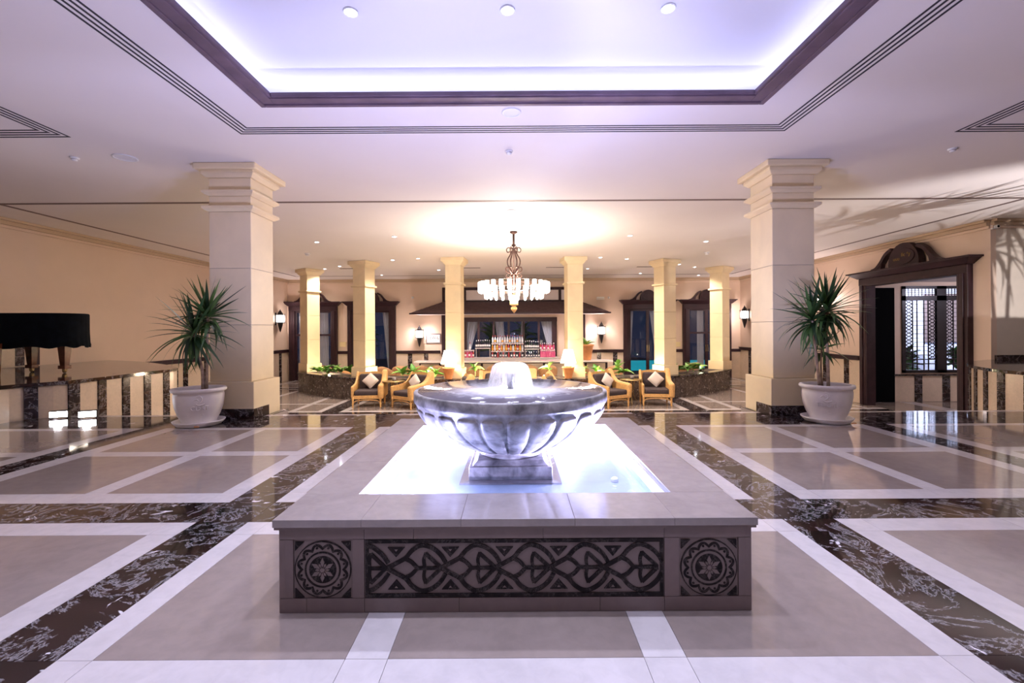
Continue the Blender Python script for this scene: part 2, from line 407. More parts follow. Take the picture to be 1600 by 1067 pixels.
for sx in (-1, 1):
    for a, b in zip(XB2, XB2[1:]):
        for c, d in zip(YB2, YB2[1:]):
            k = cell2((a + b) / 2, (c + d) / 2); x0, x1 = (a, b) if sx > 0 else (-b, -a)
            MB().box(x0 + G, x1 - G, c + G, d - G, ZS - 0.006, ZS).build(NM[k], M[k], FL2)
for x0, x1, k in ((8.47, 9.55, 'tan'), (9.56, 9.9, 'white'), (9.91, 13, 'tan')):
    MB().box(x0, x1, 8.2, 11.28, ZS - 0.006, ZS).build(NM[k], M[k], FL2)
# walls
DOORS = [(-8.37, -6.57), (-6.19, -4.40), (4.08, 5.90), (6.29, 8.08)]
wb = MB()
holes = [(a + 0.2, b - 0.2, ZS - 1, 1.74) for a, b in DOORS] + [(-1.92, 1.58, -0.1, 1.45), (-2.55, 2.42, 2.08, 2.50)]
for a, b, c, d in holed(-XW - 0.1, XW + 0.1, ZS - 0.1, ZC + 0.05, holes): wb.box(a, b, YB, YB + 0.12, c, d)
WB = struct(wb.build('wall_back', M['wall']))
WL = struct(MB().box(-XW - 0.1, -XW, -5, YB, ZS - 0.1, ZC + 0.05).build('wall_left', M['wall']))
wr = MB()
for a, b, c, d in holed(8.07, YB, ZS - 0.1, ZC + 0.05, [(8.58, 10.82, ZS - 1, 2.0)]): wr.box(XW, XW + 0.1, a, b, c, d)
WR = struct(wr.build('wall_right', M['wall']))
WBY = struct(MB().box(XW + 0.1, 14, 8.07, 8.17, ZS - 0.1, ZC + 0.05).build('wall_right_bay', M['wall_grey']))
struct(MB().box(14, 14.1, -5, 8.17, -0.1, ZC + 0.05).build('wall_right_side', M['wall']))
struct(MB().box(-XW, 14, -5.1, -5, -0.1, ZC + 0.05).build('wall_front', M['wall']))
# vestibule behind the right-hand doorway
vw = MB()
for a, b, c, d in holed(XW + 0.1, 13, ZS - 0.1, 2.6, [(9.62, 11.5, -0.13, 2.02)]): vw.box(a, b, 11.3, 11.4, c, d)
WV = struct(vw.build('wall_vestibule', M['wall']))
struct(MB().box(12.9, 13, 8.17, 11.3, ZS - 0.1, 2.6).build('wall_vestibule_side', M['wall_grey']))
struct(MB().box(XW + 0.1, 13, 8.17, 11.3, 2.12, 2.2).build('ceiling_vestibule', M['ceil']))
# ceiling with the tray
ZT = 3.15; TX, TY0, TY1 = 2.02, -0.47, 3.74
cl = MB()
for a, b, c, d in holed(-XW - 0.1, 14.1, -5.1, YB + 0.12, [(-TX, TX, TY0, TY1)]): cl.box(a, b, c, d, ZC, ZC + 0.05)
CE = struct(cl.build('ceiling', M['ceil']))
tr = MB().box(-2.42, 2.42, -1.02, 4.29, ZT, ZT + .05)
tr.box(-2.42, -2.38, -1.02, 4.29, ZC + 0.05, ZT).box(2.38, 2.42, -1.02, 4.29, ZC + 0.05, ZT)
tr.box(-2.38, 2.38, -1.02, -0.98, ZC + 0.05, ZT).box(-2.38, 2.38, 4.25, 4.29, ZC + 0.05, ZT)
struct(tr.build('ceiling_tray', M['tray']))
TF = sroot('trim_1', (0, 1.65, ZC), 0, 'dark wooden frame around the ceiling tray')
for prof in (((1.97, 2.09), (ZC - 0.022, ZC - 0.002)), ((1.95, 2.02), (ZC - 0.012, ZC + 0.022)), ((2.06, 2.10), (ZC - 0.032, ZC - 0.002))):
    (i, o), (z0, z1) = prof; yi0, yi1, yo0, yo1 = 1.63 - i - 0.09, 1.63 + i + 0.08, 1.63 - o - 0.09, 1.63 + o + 0.08
    for x0, x1, y0, y1 in ((-o, -i, yo0, yo1), (i, o, yo0, yo1), (-i, i, yi1, yo1), (-i, i, yo0, yi0)):
        MB().box(x0, x1, y0, y1, z0, z1).build('moulding', M['frame'], TF, world=True, bevel=0.006)
def ringslots(name, label, x0, x1, y0, y1, n, sp, w, m, inward=1):
    R = thing(name, label, 'air diffuser', ((x0 + x1) / 2, (y0 + y1) / 2, ZC))
    for k in range(n):
        a, b, c, d = x0 + k * sp, x1 - k * sp, y0 + k * sp, y1 - k * sp
        q = MB()
        for r in ((a, b, d - w, d), (a, b, c, c + w), (a, a + w, c + w, d - w), (b - w, b, c + w, d - w)): q.box(*r, ZC - 0.003, ZC + 0.002)
        q.build('slot', m, R, world=True)
ringslots('slot_diffuser', 'four dark parallel ceiling slots framing the glowing tray', -2.62, 2.62, -1.0, 4.385, 4, 0.042, 0.015, M['slot'])
ringslots('slot_diffuser', 'four dark ceiling slots ending in a corner above the piano', -8.1, -4.30, -1.0, 4.43, 4, 0.05, 0.018, M['slot'])
ringslots('slot_diffuser', 'four dark ceiling slots ending in a corner above the right palm', 4.30, 8.1, -1.0, 4.43, 4, 0.05, 0.018, M['slot'])
ringslots('ceiling_groove', 'thin brown groove crossing the ceiling behind the two big columns', -7.63, 7.63, 6.68, 15.9, 1, 0.1, 0.075, M['slotb'])
# crown mouldings and dado rails
def crown(name, p, q, n):
    R = sroot(name, ((p[0] + q[0]) / 2, (p[1] + q[1]) / 2, ZC - 0.15)); n = Vector((n[0], n[1], 0))
    for t, z0, z1, m in ((0.11, ZC - 0.045, ZC, 'crown'), (0.07, ZC - 0.11, ZC - 0.045, 'crown'), (0.035, ZC - 0.16, ZC - 0.11, 'wall')):
        a = Vector((p[0], p[1], 0)); b = Vector((q[0], q[1], 0)); c = b + n * t; d = a + n * t
        MB().prism([(a.x, a.y), (b.x, b.y), (c.x, c.y), (d.x, d.y)], z0, z1).build('moulding', M[m], R, world=True, bevel=0.008)
crown('trim_2', (-XW, -5), (-XW, YB), (1, 0)); crown('trim_3', (XW, YB), (XW, 8.07), (-1, 0))
crown('trim_4', (XW, YB), (-XW, YB), (0, -1)); crown('trim_5', (XW + 0.0, 8.07), (14, 8.07), (0, -1))
DZ = 0.20
def wainscot(root, p, q, zt, z0=ZS, cream=0.62, dark=0.17, first='c', rail=True):
    """cream panels and stacks of dark tiles along a wall from p to q; the room lies to the right of p->q"""
    p = Vector((p[0], p[1])); q = Vector((q[0], q[1])); L = (q - p).length; d = (q - p) / L; n = Vector((d.y, -d.x)); s = 0.0; kind = first
    def quad(a, b, t0, t1): return [tuple(p + d * a + n * t0), tuple(p + d * b + n * t0), tuple(p + d * b + n * t1), tuple(p + d * a + n * t1)]
    while s < L - 0.03:
        w = min(cream if kind == 'c' else dark, L - s)
        if kind == 'c': MB().prism(quad(s + 0.002, s + w - 0.002, 0, 0.02), z0 + 0.005, zt).build('cream_panel', M['panel'], root, world=True)
        else:
            k = max(1, round((zt - z0) / 0.21)); h = (zt - z0) / k
            for j in range(k): MB().prism(quad(s + 0.002, s + w - 0.002, 0, 0.03), z0 + j * h + 0.003, z0 + (j + 1) * h - 0.003).build('marble_tile', M['dark2'], root, world=True)
        s += w; kind = 'd' if kind == 'c' else 'c'
    if rail:
        MB().prism(quad(0, L, 0, 0.06), zt, zt + 0.09).build('dado_rail', M['wood'], root, world=True, bevel=0.012)
        MB().prism(quad(0, L, 0, 0.075), zt + 0.09, zt + 0.11).build('dado_rail', M['wood'], root, world=True)
wainscot(WL, (-XW, 9.4), (-XW, YB), DZ); wainscot(WL, (-XW, 7.2), (-XW, 7.95), 0.76, 0.43, 0.5, 0.14, rail=False)
MB().box(-XW, -XW + 0.06, 7.96, 8.06, 0.43, 0.85).build('post', M['wood'], WL, world=True)
wainscot(WR, (XW, YB), (XW, 11.12), DZ); wainscot(WR, (XW, 8.36), (XW, 8.07), DZ, cream=0.3)
edges = [-XW] + [e for ab in DOORS for e in ab] + [XW]
for a, b in ((DOORS[0][1], DOORS[1][0]), (DOORS[1][1], -2.75), (2.65, DOORS[2][0]), (DOORS[2][1], DOORS[3][0]), (DOORS[3][1], XW)):
    wainscot(WB, (a, YB), (b, YB), DZ - 0.07, cream=0.44, dark=0.16)
wainscot(WV, (9.42, 11.3), (12.9, 11.3), -0.2, cream=0.5, dark=0.19, first='c', rail=False)
MB().box(9.4, 12.9, 11.24, 11.3, -0.2, -0.16).build('sill', M['dark2'], WV, world=True)
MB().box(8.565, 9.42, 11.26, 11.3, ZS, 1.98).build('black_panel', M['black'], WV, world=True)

# ------------------------------------------------------------------ doors with swan-neck pediments
def make_door(name, label, loc, rz, w, jw, htop, lin, k, leaves=True, hbar=False, oval=False):
    """outer width w, jamb width jw, opening height htop; built facing -y"""
    D = sroot(name, loc, rz, label); h = w / 2
    for sx in (-1, 1):
        MB().box(min(sx * h, sx * (h - jw)), max(sx * h, sx * (h - jw)), -0.10, 0.02, 0, htop + 0.02).build('jamb', M['wood'], D, bevel=0.012)
        MB().box(min(sx * (h - jw * .35), sx * (h - jw * .62)), max(sx * (h - jw * .35), sx * (h - jw * .62)), -0.125, -0.1, 0, htop).build('moulding', M['wood'], D, bevel=0.008)
    MB().box(-h, h, -0.11, 0.02, htop, htop + lin * 0.6).build('lintel', M['wood'], D, bevel=0.01)
    MB().frus(-h - .02, h + .02, -0.13, 0.02, htop + lin * 0.6, -h - 0.13 * k, h + 0.13 * k, -0.26, 0.02, htop + lin).build('cornice', M['wood'], D, bevel=0.008)
    MB().box(-h - 0.15 * k, h + 0.15 * k, -0.28, 0.02, htop + lin, htop + lin + 0.035).build('cornice', M['wood'], D, bevel=0.006)
    zt = htop + lin + 0.03
    for sx in (-1, 1):
        pts = spline([(sx * .66 * k, 0, zt), (sx * .56 * k, 0, zt + .03 * k), (sx * .46 * k, 0, zt + .12 * k), (sx * .36 * k, 0, zt + .24 * k), (sx * .24 * k, 0, zt + .31 * k)], 5)
        MB().ribbon([(p[0], p[2]) for p in pts], 0.055 * k, -0.16, -0.04).build('scroll', M['wood'], D)
        MB().prism([(sx * .60 * k, zt), (sx * .46 * k, zt), (sx * .43 * k, zt + .13 * k), (sx * .48 * k, zt + .12 * k)][::sx], -0.15, -0.05, 'xz').build('scroll', M['wood'], D)
    dome = [(0.29 * k * math.cos(a), zt + 0.05 * k + max(0.33 * k * math.sin(a), -0.05 * k)) for a in [2 * PI * i / 28 for i in range(28)]]
    dm = MB().prism(dome, -0.16, -0.02, 'xz').build('crest', M['wood'], D)
    MB().prism([(0.22 * k * math.cos(2 * PI * i / 24), zt + 0.16 * k + 0.13 * k * math.sin(2 * PI * i / 24)) for i in range(24)], -0.175, -0.16, 'xz').build('crest_plate', M['wood'], dm)
    if oval:
        for dx, dz, sz in ((-.11, .105, .085), (.02, .16, .085), (.12, .16, .085)):
            t = textmesh({-.11: 'uuu', .02: 'llc', .12: '*y'}[dx], sz * k, 0.002, M['brass'])
            put(t, 'lettering', dm, (dx * k, -0.178, zt + dz * k), (PI / 2, 0, 0))
    if not leaves:
        for sx in (-1, 1): MB().box(min(sx * (h - jw), sx * (h - jw - .02)), max(sx * (h - jw), sx * (h - jw - .02)), -0.09, 0.125, 0, htop).build('lining', M['wood'], D)
        MB().box(-h + jw, h - jw, -0.09, 0.125, htop - .02, htop).build('lining', M['wood'], D)
    if leaves:
        iw = h - jw
        for sx in (-1, 1):
            x0, x1 = (-iw, 0) if sx < 0 else (0, iw)
            lf = MB(); t = 0.055
            lf.box(x0, x0 + t, -0.02, 0.04, 0, htop).box(x1 - t, x1, -0.02, 0.04, 0, htop).box(x0 + t, x1 - t, -0.02, 0.04, 0, .16).box(x0 + t, x1 - t, -0.02, 0.04, htop - .07, htop)
            if hbar: lf.box(x0 + t, x1 - t, -0.02, 0.04, htop * .64, htop * .64 + .07)
            L = lf.build('door_leaf', M['wood'], D)
            MB().box(x0 + t, x1 - t, 0.008, 0.014, .16, htop - .07).build('pane', M['pane'], L)
            MB().box(-sx * 0 + sx * 0.035 - .008, sx * 0.035 + .008, -0.05, -0.02, 1.0, 1.25).build('handle', M['brass'], L)
    return D
for i, (a, b) in enumerate(DOORS):
    make_door('door_%d' % (i + 1), ['dark wooden double door with broken pediment at the far left corner', 'dark wooden double door with broken pediment left of the bar',
              'dark wooden double door with broken pediment right of the bar', 'dark wooden double door with broken pediment at the far right corner'][i],
              ((a + b) / 2, YB - 0.004, ZS), 0, b - a, 0.22, 1.74 - ZS, 0.30, 1.0, True, i in (0, 3))
make_door('door_5', 'large dark wooden doorway with carved oval crest on the right wall', (XW - 0.004, 9.7, ZS), PI / 2 * -1, 2.64, 0.20, 2.85, 0.27, 1.32, False, oval=True)

# ------------------------------------------------------------------ lattice window of the vestibule and courtyard beyond it
WN = sroot('window_1', (10.56, 11.3, -0.13), 0, 'black lattice window with two casements seen through the right doorway')
fw = MB(); X0, X1, Z0, Z1 = 9.62, 11.5, -0.13, 2.02
for r in ((X0, X0 + .09, Z0, Z1), (X1 - .09, X1, Z0, Z1), (X0, X1, Z0, Z0 + .07), (X0, X1, Z1 - .07, Z1), (10.48, 10.72, Z0, Z1), (X0, X1, 1.66, 1.78)): fw.box(r[0], r[1], 11.27, 11.34, r[2], r[3])
fw.build('window_frame', M['blackmetal'], WN, world=True)
for cx0, cx1 in ((X0 + .09, 10.48), (10.72, X1 - .09)):
    for z in [0.2 + 0.105 * k for k in range(14)]:
        MB().box(cx0 + .19, cx1 - .19, 11.295, 11.31, z, z + .012).build('glazing_bar', M['blackmetal'], WN, world=True)
    for x in (cx0 + .19, cx0 + .30, cx1 - .30, cx1 - .19):
        MB().box(x - .008, x + .008, 11.29, 11.315, Z0 + .07, 1.66).build('glazing_bar', M['blackmetal'], WN, world=True)
    for z in (0.08, 0.19): MB().box(cx0, cx1, 11.29, 11.315, z, z + .025).build('glazing_bar', M['blackmetal'], WN, world=True)
    for xa in (cx0, cx1 - .19):
        q = MB()
        for k in range(17):
            z = 0.22 + k * 0.085
            for s in (-1, 1): q.bar((xa + .095 - s * .085, 11.30, z), (xa + .095 + s * .085, 11.30, z + .085), .014)
            q.box(xa + .06, xa + .13, 11.295, 11.305, z + .030, z + .055).box(xa + .01, xa + .18, 11.296, 11.304, z - .005, z + .006)
        q.build('lattice', M['blackmetal'], WN, world=True)
    q = MB(); n = 9
    for k in range(n + 1):
        x = cx0 + (cx1 - cx0) * k / n; q.box(x - .009, x + .009, 11.295, 11.305, 1.78, Z1 - .07)
    for z in (1.82, 1.87, 1.92): q.box(cx0, cx1, 11.296, 11.304, z - .008, z + .008)
    q.build('lattice', M['blackmetal'], WN, world=True)
    MB().box(cx0, cx1, 11.325, 11.33, Z0 + .07, Z1 - .07).build('pane', M['pane'], WN, world=True)
lamp('POINT', 'vestibule_fill', (11.2, 9.6, 1.9), 34, (.80, .78, 1.0), shadow_soft_size=.1)  # added light without a fixture, lifts the dark vestibule
M['court'] = mat('court_plaster', (0.62, 0.63, 0.72), 0.8, var=0.25, vscale=1.3)
CT = sroot('courtyard', (12, 14, ZS), 0, 'pale paved courtyard outside the lattice window')
MB().box(XW + 0.1, 19, 11.42, 18, ZS - 0.1, ZS + 0.1).build('paving', M['court'], CT, world=True)
MB().box(XW + 0.1, 19, 18, 18.2, ZS, 4).build('court_wall', M['court'], CT, world=True)
for k in range(3): MB().box(11 + k * 2.6, 12.4 + k * 2.6, 17.9, 18, 0.4, 2.3).build('court_window', M['slotb'], CT, world=True)
MB().box(10.5, 19, 15.6, 16.0, ZS + .1, 0.05).build('low_wall', M['court'], CT, world=True)
lamp('AREA', 'court_fill', (13.5, 13.6, 3.6), 2600, (0.80, 0.84, 1.0), aim=(13.5, 15.5, 0), size=1.5)  # unseen area light added to brighten the courtyard
def leafy(name, label, cat, loc, n, L, w, m, spread=1.0, up=0.6, group=None, stem=0.12):
    R = thing(name, label, cat, loc, 0, group)
    me = LEAF[m]
    MB().tube([(0, 0, 0), (0.005, 0, stem * .6), (0, 0.004, stem)], [.006, .005, .004], 5).build('stem', M['trunk'] if m == 'bush' else M['leaf2'], R)
    for i in range(n):
        a = 2 * PI * i / n + random.uniform(-.4, .4); e = random.uniform(0.05, up * 1.6)
        s = L * random.uniform(.7, 1.15)
        put(me, 'leaf', R, (0, 0, stem * random.uniform(.5, 1)), (random.uniform(-.4, .4), -e, a), (s * spread, s * w, s))
    return R
def leafmesh(m, droop, taper):
    N = 7; vs = []; fs = []
    for i in range(N + 1):
        t = i / N; hw = 0.5 * (math.sin(PI * min(1, t * taper) ** 0.75) if taper <= 1 else min(1, 0.45 + t * 2.2) * (1 - t ** 2.4) ) + 0.004
        x = t - 0.12 * droop * t * t; z = -droop * t * t
        vs += [(x, -hw, z + hw * .25), (x, 0, z), (x, hw, z + hw * .25)]
    for i in range(N): fs += [(i * 3, i * 3 + 1, i * 3 + 4, i * 3 + 3), (i * 3 + 1, i * 3 + 2, i * 3 + 5, i * 3 + 4)]
    return MB().add(vs, fs).mesh('leaf', M[m], True)
LEAF = {'leaf2': leafmesh('leaf2', 0.35, 1), 'bush': leafmesh('bush', 0.3, 1)}
leafy('garden_bush', 'green leafy bush outside the left casement of the lattice window', 'bush', (11.6, 13.4, ZS + .1), 46, .38, .38, 'bush', 1, .9, stem=0.95)
leafy('garden_bush', 'green leafy bush outside the right casement of the lattice window', 'bush', (13.1, 13.5, ZS + .1), 46, .40, .38, 'bush', 1, .9, stem=1.0)
# ------------------------------------------------------------------ fountain basin
FB = thing('fountain_basin', 'low square stone basin with carved black frieze in the middle of the lobby', 'fountain basin', (0, 2.5, 0))
BX, BY0, BY1, ZL = 0.836, 1.612, 3.39, 0.337
co = MB()
co.box(-BX + .02, BX - .02, BY0 + .02, 1.85, 0.001, .309).box(-BX + .02, BX - .02, 3.15, BY1 - .02, 0.001, .309).box(-BX + .02, -.634, 1.85, 3.15, 0.001, .309).box(.634, BX - .02, 1.85, 3.15, 0.001, .309)
co.build('core', M['basin'], FB, world=True)
# ledge slabs
OX, OY0, OY1, IX, IY0, IY1 = 0.852, 1.594, 3.41, 0.632, 1.848, 3.17
def slab(x0, x1, y0, y1): MB().box(x0 + .0003, x1 - .0003, y0 + .0003, y1 - .0003, ZL - .027, ZL).build('ledge_slab', M['ledge'], FB, world=True, bevel=0.0012)
for a, b in ((-OX, -.54), (-.54, -.19), (-.19, .21), (.21, .56), (.56, OX)): slab(a, b, OY0, IY0); slab(a, b, IY1, OY1)
for a, b in ((IY0, 2.3), (2.3, 2.75), (2.75, IY1)): slab(-OX, -IX, a, b); slab(IX, OX, a, b)
# pool lining
MB().box(-.634, .634, 1.85, 3.15, .19, .235).build('pool_floor', M['pool'], FB, world=True)
for r in ((-.634, .634, 1.846, 1.862), (-.634, .634, 3.14, 3.16), (-.64, -.622, 1.862, 3.14), (.622, .64, 1.862, 3.14)):
    MB().box(*r, .235, ZL - .027).build('pool_wall', M['pool'], FB, world=True)
# front cladding (repeated on the other three sides)
def clad(M4, half):
    def sl(x0, x1, z0, z1, y=0.0): 
        MB().box(x0 + .0008, x1 - .0008, y, .021, z0 + .0008, z1 - .0008).xf(M4).build('cladding_slab', M['basin'], FB, world=True)
    zt, zf1, zf0 = .309, .2605, .0525
    s = half / BX
    for a, b in ((-BX, -.535), (-.535, -.36), (-.36, .1), (.1, .528), (.528, BX)): sl(a * s, b * s, zf1, zt)
    for a, b in ((-BX, -.74), (-.74, -.535), (-.535, -.2), (-.2, .3), (.3, .528), (.528, BX)): sl(a * s, b * s, .001, zf0)
    for a, b in ((-BX, -.786), (-.578, -.535), (.528, .581), (.79, BX)): sl(a * s, b * s, zf0, zf1)
    sl(-.535 * s, .528 * s, zf0, zf1, .004); sl(-.786 * s, -.578 * s, zf0, zf1, .004); sl(.581 * s, .79 * s, zf0, zf1, .004)
    MB().box(-half - .012, half + .012, -.012, .02, .300, .3095).xf(M4).build('under_moulding', M['basin'], FB, world=True)
FRONT = Matrix.Translation((0, BY0, 0))
SIDES = [(FRONT, BX), (Matrix.Translation((0, BY1, 0)) @ Matrix.Rotation(PI, 4, 'Z'), BX),
         (Matrix.Translation((-BX, 2.5, 0)) @ Matrix.Rotation(-PI / 2, 4, 'Z'), .889), (Matrix.Translation((BX, 2.5, 0)) @ Matrix.Rotation(PI / 2, 4, 'Z'), .889)]
for m4, hf in SIDES: clad(m4, hf)
U = 0.000666
def strands():
    q = MB(); w = .0142; y0, y1 = -.001, .006
    for sg in (1, -1):
        f = lambda pts: [(p[0] * U, sg * p[1] * U) for p in pts]
        q.ribbon([tuple(p) for p in spline([(p[0], p[1]) for p in f([(0, 0), (60, 32), (100, 55), (135, 95), (185, 121), (240, 108), (285, 72), (312, 30)])], 4)], w, y0, y1)
        q.ribbon([tuple(p) for p in spline(f([(97, 50), (130, 34), (162, 0)]), 4)], w * .9, y0, y1)
        q.ribbon(f([(205, 78), (288, 3)]), w * .85, y0 - .0005, y1)
        q.ribbon([tuple(p) for p in spline(f([(207, 80), (196, 45), (202, 0)]), 4)], w * .8, y0 - .0004, y1)
    q.ribbon([(160 * U, 0), (292 * U, 0)], w * .8, y0 - .0007, y1)
    return q
SM = strands().mesh('inlay_strand', M['inlay'])
TM = MB().prism([(-46 * U, 0), (0, -52 * U), (46 * U, 0)], -.001, .006, 'xz').mesh('inlay_triangle', M['inlay'])
DM = MB().prism([(-9 * U, -10 * U), (0, -21 * U), (9 * U, -10 * U)], -.0022, .004, 'xz').mesh('inlay_dot', M['basin'])
def loc4(M4, x, z, y=0): 
    p = M4 @ Vector((x, y, z)); return (p.x, p.y - 2.5, p.z)
for m4, hf in SIDES:
    e = m4.to_euler(); zc = .1565; s = hf / BX
    fr = MB().box(-.531 * s, .524 * s, -.001, .006, .246, .2585).box(-.531 * s, .524 * s, -.001, .006, .0545, .067).box(-.531 * s, -.520 * s, -.001, .006, .067, .246).box(.513 * s, .524 * s, -.001, .006, .067, .246)
    fr.xf(m4).build('inlay_border', M['inlay'], FB, world=True)
    for k in range(5):
        x = (-.455 + k * .1917) * s
        put(SM, 'inlay_strand', FB, loc4(m4, x, zc), e, (s, 1, 1))
    lead = MB()
    for sg in (1, -1):
        lead.ribbon([tuple(p) for p in spline([((-.521) * s, sg * 120 * U), (-.50 * s, sg * 108 * U), (-.47 * s, sg * 70 * U), (-.45 * s, sg * 28 * U)], 4)], .0142, -.001, .006)
        lead.ribbon([(-.512 * s, sg * 78 * U), (-.458 * s, 0)], .012, -.0015, .006); lead.ribbon([(-.512 * s, sg * 78 * U), (-.518 * s, sg * 35 * U), (-.516 * s, 0)], .011, -.0014, .006)
    lead.ribbon([(-.522 * s, 0), (-.452 * s, 0)], .0115, -.0017, .006)
    lead.xf(m4 @ Matrix.Translation((0, 0, zc))).build('inlay_strand', M['inlay'], FB, world=True)
    for k in range(5):
        x = (-.455 + 50 * U + k * .1917) * s
        put(TM, 'inlay_triangle', FB, loc4(m4, x, zc + 112 * U), e); put(DM, 'inlay_dot', FB, loc4(m4, x, zc + 112 * U), e)
        ee = (Matrix(m4.to_3x3()).to_4x4() @ Matrix.Rotation(PI, 4, 'Y')).to_euler()
        put(TM, 'inlay_triangle', FB, loc4(m4, x, zc - 112 * U), ee, (1, .999, 1)); put(DM, 'inlay_dot', FB, loc4(m4, x, zc - 112 * U), ee)
    for cx in (-.682 * s, .6855 * s):
        T = m4 @ Matrix.Translation((cx, 0, .1545)); r0 = .0985
        def circ(r, n=40, wob=0, lob=12): return [((r + wob * abs(math.sin(lob / 2 * 2 * PI * i / n))) * math.cos(2 * PI * i / n) if wob else r * math.cos(2 * PI * i / n), (r + wob * abs(math.sin(lob / 2 * 2 * PI * i / n))) * math.sin(2 * PI * i / n) if wob else r * math.sin(2 * PI * i / n)) for i in range(n)]
        md = MB().prism(circ(r0, 48), .0005, .005, 'xz').xf(T).build('medallion', M['basin'], FB, world=True)
        MB().ribbon(circ(r0, 48), .0035, -.001, .004, True).xf(T).build('medallion_ring', M['inlay'], md, world=True)
        MB().ribbon(circ(.073, 96, .016), .0085, -.0014, .004, True).xf(T).build('scalloped_ring', M['inlay'], md, world=True)
        MB().ribbon(circ(.061, 40), .006, -.0014, .004, True).xf(T).build('medallion_ring', M['inlay'], md, world=True)
        MB().prism(circ(.048, 36), -.0012, .004, 'xz').xf(T).build('medallion_disc', M['inlay'], md, world=True)
        for i in range(12):
            a = 2 * PI * (i + .5) / 12
            MB().prism([(.078 * math.cos(a) + .0045 * math.cos(b), .078 * math.sin(a) + .0045 * math.sin(b)) for b in [2 * PI * j / 6 for j in range(6)]], -.0012, .004, 'xz').xf(T).build('inlay_dot', M['inlay'], md, world=True)
            a = 2 * PI * i / 12 + PI / 2; big = i % 2 == 0; L0, L1, hw = .008, (.043 if big else .026), (.0075 if big else .0045)
            pts = [(L0, 0), (L0 + (L1 - L0) * .55, hw), (L1, 0), (L0 + (L1 - L0) * .55, -hw)]
            MB().prism([(x * math.cos(a) - z * math.sin(a), x * math.sin(a) + z * math.cos(a)) for x, z in pts], -.004, .002, 'xz').xf(T).build('petal', M['basin'], md, world=True)
        MB().prism(circ(.008, 12), -.005, .002, 'xz').xf(T).build('flower_centre', M['basin'], md, world=True)
        for sx in (-1, 1):
            for sz in (-1, 1):
                MB().prism([(sx * .098, sz * .098), (sx * .098, sz * .066), (sx * .066, sz * .098)][::sx * sz], -.0012, .005, 'xz').xf(T).build('inlay_triangle', M['inlay'], md, world=True)
# ------------------------------------------------------------------ fountain bowl
BXC, BYC = -.021, 2.5
BW = thing('fountain_bowl', 'round weathered stone fountain bowl carved with petals on a square foot', 'fountain bowl', (BXC, BYC, .235))
def P0(m, name, mt, **k): return m.build(name, mt, BW, **k)
P0(MB().box(-.253, .253, -.253, .253, 0, .008), 'base_plate', M['ledge'])
P0(MB().box(-.211, .211, -.211, .211, .008, .073), 'plinth', M['bowl'], bevel=.004)
P0(MB().frus(-.195, .195, -.195, .195, .073, -.170, .170, -.170, .170, .098), 'plinth_cap', M['bowl'], bevel=.004)
P0(MB().lathe([(.165, .096), (.168, .102), (.155, .112), (.15, .13), (.165, .14)], 40), 'neck', M['bowl'], smooth=True)
prof = [(.14, .128), (.19, .138), (.25, .155), (.313, .185), (.365, .214), (.415, .250), (.455, .286), (.482, .320), (.500, .355), (.508, .378)]
P0(MB().lathe(prof + [(.512, .385), (.518, .39), (.520, .396), (.520, .436), (.516, .442), (.500, .442), (.494, .436), (.47, .424), (.2, .40), (.02, .395)], 96), 'bowl', M['bowl'], smooth=True)
def on(z_t):
    t = z_t * (len(prof) - 1); i = min(int(t), len(prof) - 2); f = t - i
    r = prof[i][0] * (1 - f) + prof[i + 1][0] * f; z = prof[i][1] * (1 - f) + prof[i + 1][1] * f
    dr = prof[i + 1][0] - prof[i][0]; dz = prof[i + 1][1] - prof[i][1]; l = math.hypot(dr, dz); return r, z, dz / l, -dr / l
NP = 26
def petal(u, v):
    t = .10 + .85 * v; r, z, nr, nz = on(t); x = u * 2 - 1
    k = 1.0 if v < .86 else max(0.0, 1 - ((v - .86) / .14) ** 2.4) ** .5; k = max(k, .02)
    a = x * (PI / NP) * .965 * k
    edge = max(abs(x), (v - .72) / .28 if v > .72 else 0)
    h = .011 * (1 - edge ** 10) * (1 - .35 * x * x) - .002
    return ((r + nr * h) * math.cos(a - PI / 2), (r + nr * h) * math.sin(a - PI / 2), z + nz * h)
PM = MB().grid(petal, 12, 20).mesh('petal', M['bowl'], True)
for i in range(NP): put(PM, 'petal', BW, rot=(0, 0, 2 * PI * (i + .35) / NP))
NZ = P0(MB().lathe([(.017, .40), (.017, .50), (.022, .512), (.023, .523), (.018, .523), (.015, .51)], 20), 'nozzle', M['steel'], smooth=True)
# water
m, nt, b = newmat('bowl_water')
v = coords(nt, 1.0, obj=True); ln = nt.nodes.new('ShaderNodeVectorMath'); ln.operation = 'LENGTH'; nt.links.new(v, ln.inputs[0])
nz_ = noise(nt, v, 16, 5, 1.0); ad = nt.nodes.new('ShaderNodeMath'); ad.operation = 'MULTIPLY_ADD'; ad.inputs[1].default_value = .22; nt.links.new(nz_, ad.inputs[0]); nt.links.new(ln.outputs['Value'], ad.inputs[2])
splash_glare = ramp(nt, ad.outputs[0], [(.26, .92), (.50, .0)])  # splash and mirrored lounge light both painted white into the colour
nt.links.new(mixc(nt, splash_glare, (.16, .14, .16), (.93, .93, .97)), b.inputs['Base Color']); b.inputs['Roughness'].default_value = .10; b.inputs['IOR'].default_value = 1.5
bump(nt, b, noise(nt, v, 15, 3, .8), .22, .02)
BWA = tag(MB().lathe([(.0255, 0), (.06, .002), (.498, 0), (.498, -.012), (.0255, -.012)], 72, cap=False).build('bowl_water', m, smooth=True), 'rippling water brimming in the fountain bowl, splash and glare painted white', 'water')
BWA.location = (BXC, BYC, .6785)
tag(MB().box(-.6215, .6215, 1.8625, 3.1395, .236, .262).build('pool_water', M['water']), 'clear shallow water glowing white in the square basin', 'water')
